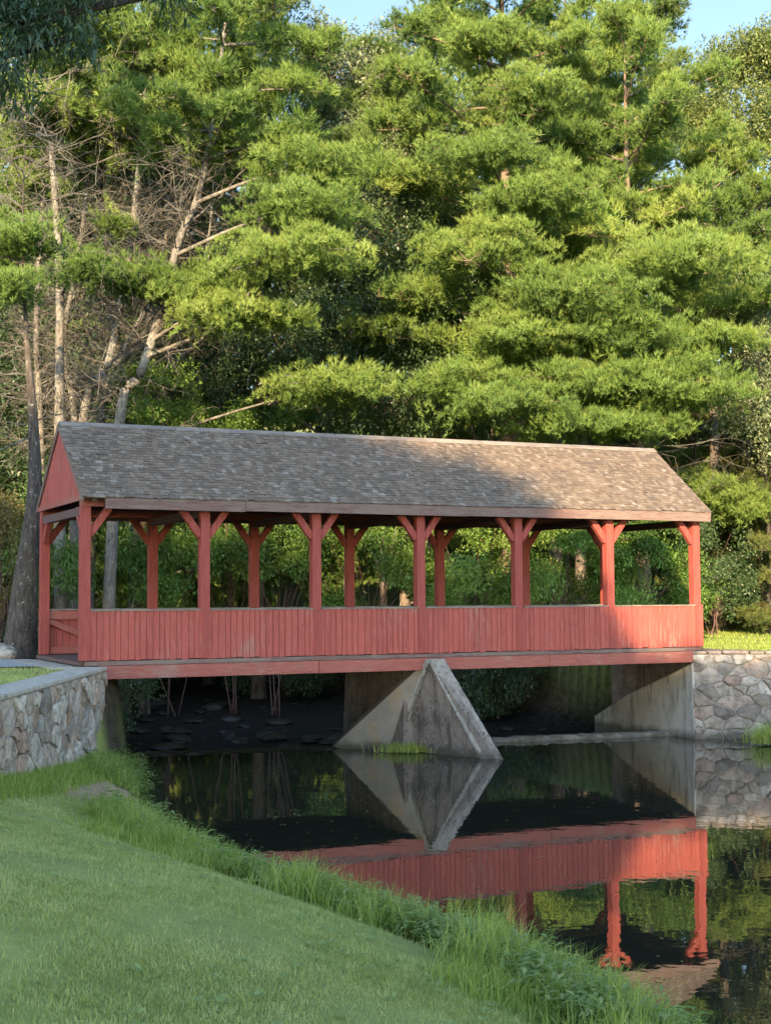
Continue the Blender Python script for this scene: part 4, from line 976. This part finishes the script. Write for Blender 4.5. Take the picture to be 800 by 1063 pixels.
# ------------------------------------------------------------------ grass
def blades(name, X, Y, Z, Ln, Wd, lean, r, mat, tint, seg=1, label=None, kind='stuff', wind=(0, 0)):
    n = len(X); az = r.uniform(0, 2*np.pi, n); th_ = np.abs(r.normal(0, lean, n)); hx, hy = np.cos(az), np.sin(az)
    b = np.stack([X, Y, Z], -1); dirh = np.stack([hx, hy, np.zeros(n)], -1)+np.array([wind[0], wind[1], 0.]); sd_ = np.stack([-hy, hx, np.zeros(n)], -1)
    fa = r.uniform(0, np.pi, n); sd_ = sd_*np.cos(fa)[:, None]+np.stack([hx, hy, np.zeros(n)], -1)*np.sin(fa)[:, None]
    V = []; 
    if seg == 1:
        tip = b+dirh*(np.sin(th_)*Ln)[:, None]+np.array([0, 0, 1])*(np.cos(th_)*Ln)[:, None]
        V = np.stack([b-sd_*Wd[:, None]/2, b+sd_*Wd[:, None]/2, tip], 1); F = np.arange(n*3).reshape(n, 3); T = np.repeat(tint, 3)
    else:
        lv = [0, .35, .7, 1.]; rows = []
        for t in lv:
            a = th_*(t**1.0)*1.7; off = dirh*(np.sin(a)*Ln*t)[:, None]; up = np.cos(np.minimum(a, 1.9))*Ln*t*.9
            c = b+off+np.array([0, 0, 1])*up[:, None]; wv = Wd*(1-t**1.6)*.5+.0004
            rows += [c-sd_*wv[:, None], c+sd_*wv[:, None]]
        V = np.stack(rows, 1); base = np.arange(n)[:, None]*8
        F = np.concatenate([base+np.array([[2*k_, 2*k_+1, 2*k_+3, 2*k_+2]]) for k_ in range(3)], 0); T = np.repeat(tint, 8)
    me = fastmesh(name, V.reshape(-1, 3), F, np.clip(T, 0, 1)); o = link(name, me, M[mat]); return tag(o, label, None, None, kind)
gr = np.random.default_rng(5)
def lumps(x, y): return np.sin(x*3.1+y*1.7)*np.sin(y*2.3-x*.9)*.5+np.sin(x*.9+1)*np.sin(y*1.1+.4)*.5
def in_view(x, y, z, m=30):
    px = 400+x/y*FOC; py = 531.5+FOC*math.tan(PITCH)+(CZ-z)/y*FOC
    return (px > -m) & (px < 800+m) & (py < 1063+m*2)
# mown lawn: dense near the camera, thinning with distance
Xs, Ys = [], []
for (ya, yb, dn) in ((5.6, 8, 8000), (8, 11, 5400), (11, 15, 3200), (15, 21, 1800), (21, 31, 1000)):
    n = int(dn*(yb-ya)*9.5); x = gr.uniform(-7.5, 2.0, n); y = gr.uniform(ya, yb, n); Xs.append(x); Ys.append(y)
x = np.concatenate(Xs); y = np.concatenate(Ys); z = height(x, y); d1 = sd_poly(x, y, SHORE)
bare = np.clip(1.15-np.hypot((x-BP[0])/BA, (y-BP[1])/BB)*.75, 0, 1)
k_ = in_view(x, y, z, 60) & (d1 > .9) & ~((x < -5.6+.02*(y-14)*-1) & (y > 14)) & (bare+gr.normal(0, .12, len(x)) < .48)
x, y, z = x[k_], y[k_], z[k_]
ln = gr.choice((.02, .03, .038, .055, .085), len(x), p=(.36, .34, .22, .07, .01))*gr.uniform(.8, 1.2, len(x))*(1+.1*lumps(x*1.7, y*1.7)); wd_ = (.004+.00045*y)*gr.uniform(.7, 1.3, len(x))
blades('lawn_grass', x, y, z-.004, ln, wd_, 1.0, gr, 'grass', np.clip(.50+.22*lumps(x*.8, y*.8)+.25*(lumps(x*.55+3, y*.6) > .35)+.24*lumps(x*4.1, y*3.3)+.2*lumps(x*9.7+2, y*8.1)+gr.normal(0, .26, len(x)), 0, 1), 1, 'short mown lawn grass on the near bank')
n = 90; xf = gr.uniform(-4.5, 1.2, n); yf = 6.5+11*gr.random(n)**1.3; zf = height(xf, yf); dl_ = sd_poly(xf, yf, SHORE); kf = dl_ > 1.3; VV = []
for a_, b_, c_ in zip(xf[kf], yf[kf], zf[kf]):
    th2 = gr.uniform(0, 6.28); L_ = gr.uniform(.012, .03); e1 = np.array([math.cos(th2), math.sin(th2), gr.uniform(-.3, .3)])*L_; e2 = np.array([-math.sin(th2), math.cos(th2), gr.uniform(-.2, .4)])*L_*.5; p = np.array([a_, b_, c_+.035])
    VV += [p-e1, p-e2, p+e1, p+e2]
tag(link('fallen_leaves', fastmesh('fallen_leaves', np.array(VV), np.arange(len(VV)).reshape(-1, 4), np.repeat(gr.uniform(.4, 1, len(VV)//4), 4)), M['leaf_gold']), 'small dry fallen leaves scattered on the lawn', kind='stuff')
n = 420; xf = gr.uniform(-3, 9, n); yf = 12+21*gr.random(n); kf = sd_poly(xf, yf, SHORE) < -.1; VV = []
for a_, b_ in zip(xf[kf], yf[kf]):
    th2 = gr.uniform(0, 6.28); L_ = gr.uniform(.02, .045); e1 = np.array([math.cos(th2), math.sin(th2), 0])*L_; e2 = np.array([-math.sin(th2), math.cos(th2), 0])*L_*.5; p = np.array([a_, b_, .006])
    VV += [p-e1, p-e2, p+e1, p+e2]
tag(link('floating_leaves', fastmesh('floating_leaves', np.array(VV), np.arange(len(VV)).reshape(-1, 4), np.repeat(gr.uniform(.2, .8, len(VV)//4), 4)), M['leaf_gold']), 'fallen leaves floating on the dark pond', kind='stuff')
VV, TT = [], []
for q in range(520):
    xw, yw = gr.uniform(-5, 1.6), 6+15*gr.random()**1.5
    cl = lumps(np.array([xw*.7]), np.array([yw*.7]))[0]
    if cl < -.1 or sd_poly(np.array([xw]), np.array([yw]), SHORE)[0] < 1.25 or (xw < -5 and yw > 13): continue
    zw = gnd(xw, yw)
    for j in range(int(gr.integers(5, 11))):
        a = gr.uniform(0, 6.28); L_ = gr.uniform(.025, .06); r0 = gr.uniform(0, .05); p = np.array([xw+math.cos(a)*r0, yw+math.sin(a)*r0, zw+gr.uniform(.015, .04)])
        dv = np.array([math.cos(a), math.sin(a), gr.uniform(.1, .6)]); sv = np.array([-math.sin(a), math.cos(a), 0])*L_*.34
        VV += [p, p+dv*L_*.55+sv, p+dv*L_, p+dv*L_*.55-sv]; TT += [gr.uniform(.1, .7)]*4
tag(link('lawn_weeds', fastmesh('lawn_weeds', np.array(VV), np.arange(len(VV)).reshape(-1, 4), np.array(TT)), M['weed']), 'low broad leaved weeds and clover in the mown lawn', kind='stuff')
# long grass along the water
n = 150000; t_ = gr.uniform(3, 33, n); side = gr.uniform(-.12, 1.75, n)
P_ = np.array(SHORE)[::1]; 
xs_ = np.interp(t_, P_[:, 1], P_[:, 0]); x = xs_-side*1.12; y = t_-side*.55; z = height(x, y); d1 = sd_poly(x, y, SHORE)
edge = 1.2+.25*np.sin(y*.77+.5)+.22*np.sin(y*1.9)+.15*np.sin(y*4.3+1)
k_ = in_view(x, y, z+.4, 60) & (d1 > -.10) & (d1 < edge*(.62+.55*gr.random(n))) & (gr.random(n) < np.clip(.20+.055*(26-y), .28, 1)) & ~((x < -5.5) & (y > 20)) & (lumps(x*2.3+4, y*2.1) > -.62) & (z < .9)
bare = np.hypot((x-BP[0])/BA, (y-BP[1])/BB); k_ &= bare > .95
x, y, z, d1 = x[k_], y[k_], z[k_], d1[k_]
hgt = np.clip(.16+.24*np.sin(np.clip(d1/1.3, 0, 1)*np.pi*.85+.35), .15, .6)*gr.uniform(.55, 1.15, len(x))*(1+.4*lumps(x*1.5, y*1.5))*np.where(y < 15.5, 1.25, 1.0)
blades('long_grass', x, y, z-.01, hgt*1.12, (.0065+.0004*y)*gr.uniform(.7, 1.3, len(x)), .42, gr, 'tallgrass', np.clip(.5+.2*lumps(x, y)+gr.normal(0, .2, len(x)), 0, 1), 3, 'long uncut grass fringing the water along the near bank', wind=(.25, -.1))
# leafy weeds leaning out over the water
n = 7500; t_ = 10+21*gr.random(n)**1.8; x = np.interp(t_, P_[:, 1], P_[:, 0])+.25-1.35*gr.random(n)**1.2; y = t_+gr.uniform(-.3, .3, n); d1 = sd_poly(x, y, SHORE); z = np.maximum(height(x, y), 0)
k_ = (d1 > -.3) & (z < .8) & (np.hypot((x-BP[0])/BA, (y-BP[1])/BB) > 1.) & (gr.random(n) < np.where(y < 16.5, 1., .35)); x, y, z = x[k_], y[k_], z[k_]
C = []; 
VV, TT = [], []
for i in range(len(x)):
    hs = gr.uniform(.12, .38); lx, ly = gr.normal(.10, .12), gr.normal(-.02, .12); tn = gr.normal(.5, .15)
    for j in range(7):
        t = .3+.7*j/6; p = np.array([x[i]+lx*t*t*hs*2.2, y[i]+ly*t*t*hs*2, z[i]+hs*t]); a = j*2.4+i; L_ = gr.uniform(.07, .135)
        dv = np.array([math.cos(a), math.sin(a), gr.uniform(-.1, .5)]); sv = np.array([-math.sin(a), math.cos(a), 0])*L_*.17
        VV += [p, p+dv*L_*.45+sv, p+dv*L_-np.array([0, 0, L_*.25]), p+dv*L_*.45-sv]; TT += [tn+gr.normal(0, .1)]*4
VV = np.array(VV)
tag(link('bank_weeds', fastmesh('bank_weeds', VV, np.arange(len(VV)).reshape(-1, 4), np.clip(TT, 0, 1)), M['weed']), 'narrow leaved weeds leaning over the water at the bank edge', kind='stuff')
# far lawn, wall foot, plateau grass
n = 26000; x = gr.uniform(7, 18, n); y = gr.uniform(37, 60, n); u_, v_ = UV(x, y); k_ = (u_ > 16.1) & (y > 37.1); x, y = x[k_], y[k_]; z = height(x, y)
blades('far_lawn_grass', x, y, z-.01, gr.uniform(.05, .12, len(x)), gr.uniform(.02, .035, len(x)), .6, gr, 'tallgrass', np.clip(gr.normal(.3, .22, len(x)), 0, 1), 1, 'sunlit yellow green lawn beyond the right wall')
n = 24000; x = gr.uniform(-14, -5.95, n); y = gr.uniform(19, 31.2, n); k_ = (x < -6.28) & ~((y > 28.9+(x+12.5)*.33) & (y > 28)); x, y = x[k_], y[k_]; z = height(x, y)
blades('verge_grass', x, y, z-.01, gr.uniform(.03, .09, len(x)), gr.uniform(.012, .022, len(x)), .6, gr, 'grass', np.clip(gr.normal(.6, .2, len(x)), 0, 1), 1, 'patchy verge grass between the coping and the gravel path')
n = 14000; y = gr.uniform(18, 29.4, n); x = np.interp(y, [14, 29.98], [-5.56, -5.84])+.06+np.abs(gr.normal(0, .22, n)); z = height(x, y)
blades('wall_foot_grass', x, y, z-.01, gr.uniform(.1, .34, n), gr.uniform(.012, .02, n), .4, gr, 'tallgrass', np.clip(gr.normal(.4, .18, n), 0, 1), 3, 'longer grass along the foot of the left stone wall')
def tuft(name, label, c, n, spread, h, seed, mat='tallgrass', zf=None):
    r = np.random.default_rng(seed); x = r.normal(0, spread[0], n); y = r.normal(0, spread[1], n)
    z = np.zeros(n) if zf is None else zf(x, y)
    o = blades(name, x, y, z, r.uniform(.5, 1.1, n)*h, np.full(n, .014)*r.uniform(.7, 1.4, n), .5, r, mat, np.clip(r.normal(.55, .18, n), 0, 1), 3, label, None)
    o['category'] = 'grass tuft'; o.location = [float(q) for q in c]; return o
pc = atz(425, 781, 0); tuft('grass_tuft', 'bright green tuft growing at the waterline of the concrete pier', (pc[0], pc[1], .02), 900, (.30, .16), .30, 1)
pc = atz(800, 772, 0)+np.array([.45, 0, 0]); tuft('grass_tuft', 'tall green clump at the water edge in front of the right stone wall', (pc[0], pc[1]-.2, 0.05), 2600, (.42, .25), .62, 2)
# ------------------------------------------------------------------ light, sky, camera
SUN_AZ, SUN_EL = R(12), R(17)          # light travels 12 degrees right of the viewing axis, from behind the camera
w = bpy.data.worlds.new('World'); sc.world = w; w.use_nodes = True; nt = w.node_tree; nt.nodes.clear()
o = nt.nodes.new('ShaderNodeOutputWorld'); b = nt.nodes.new('ShaderNodeBackground'); s = nt.nodes.new('ShaderNodeTexSky')
s.sky_type = 'NISHITA'; s.sun_disc = False; s.sun_elevation = SUN_EL; s.sun_rotation = math.pi+SUN_AZ
s.air_density = 1.0; s.dust_density = .4; s.ozone_density = .9; s.altitude = 300
b.inputs[1].default_value = .15
# added dimming of the sky facing away from the sun; the rest stays full
tc = nt.nodes.new('ShaderNodeTexCoord'); dt = nt.nodes.new('ShaderNodeVectorMath'); dt.operation = 'DOT_PRODUCT'; dt.inputs[1].default_value = (math.sin(SUN_AZ), math.cos(SUN_AZ), 0)
mr = nt.nodes.new('ShaderNodeMapRange'); mr.interpolation_type = 'SMOOTHSTEP'
for i_, v_ in ((1, .45), (2, .88), (3, 1.), (4, .36)): mr.inputs[i_].default_value = v_
sm = nt.nodes.new('ShaderNodeVectorMath'); sm.operation = 'SCALE'
nt.links.new(tc.outputs['Generated'], dt.inputs[0]); nt.links.new(dt.outputs['Value'], mr.inputs[0]); nt.links.new(s.outputs[0], sm.inputs[0]); nt.links.new(mr.outputs[0], sm.inputs['Scale'])
nt.links.new(sm.outputs[0], b.inputs[0]); nt.links.new(b.outputs[0], o.inputs[0])
L = bpy.data.lights.new('sun', 'SUN'); L.energy = 3.7; L.angle = R(.5); L.color = (1, .72, .41)
so = bpy.data.objects.new('sun', L); col.objects.link(so)
d = Vector((math.sin(SUN_AZ)*math.cos(SUN_EL), math.cos(SUN_AZ)*math.cos(SUN_EL), -math.sin(SUN_EL)))
so.rotation_euler = d.to_track_quat('-Z', 'Y').to_euler()
cam = bpy.data.cameras.new('camera'); co = bpy.data.objects.new('camera', cam); col.objects.link(co)
cam.sensor_fit = 'VERTICAL'; cam.sensor_height = 24; cam.lens = FOC/1063*24; cam.clip_end = 3000
co.matrix_world = Matrix.Translation((0, 0, CZ)) @ Matrix.Rotation(R(90)+PITCH, 4, 'X') @ Matrix.Rotation(ROLL, 4, 'Z')
sc.camera = co
sc.view_settings.view_transform = 'Standard'; sc.view_settings.look = 'None'; sc.view_settings.gamma = 1; sc.view_settings.use_curve_mapping = False
sc.view_settings.exposure = 2.55
sc.render.engine = 'CYCLES'
cy = sc.cycles; cy.max_bounces = 9; cy.diffuse_bounces = 6; cy.glossy_bounces = 3; cy.transmission_bounces = 3; cy.transparent_max_bounces = 4
cy.use_denoising = True; cy.denoising_input_passes = 'RGB_ALBEDO_NORMAL'; cy.denoising_prefilter = 'NONE'; cy.denoising_quality = 'HIGH'
try: cy.denoiser = 'OPENIMAGEDENOISE'
except Exception: pass
cy.use_adaptive_sampling = False
cy.sample_clamp_indirect = 1.; cy.caustics_reflective = False; cy.caustics_refractive = False; cy.blur_glossy = 1.
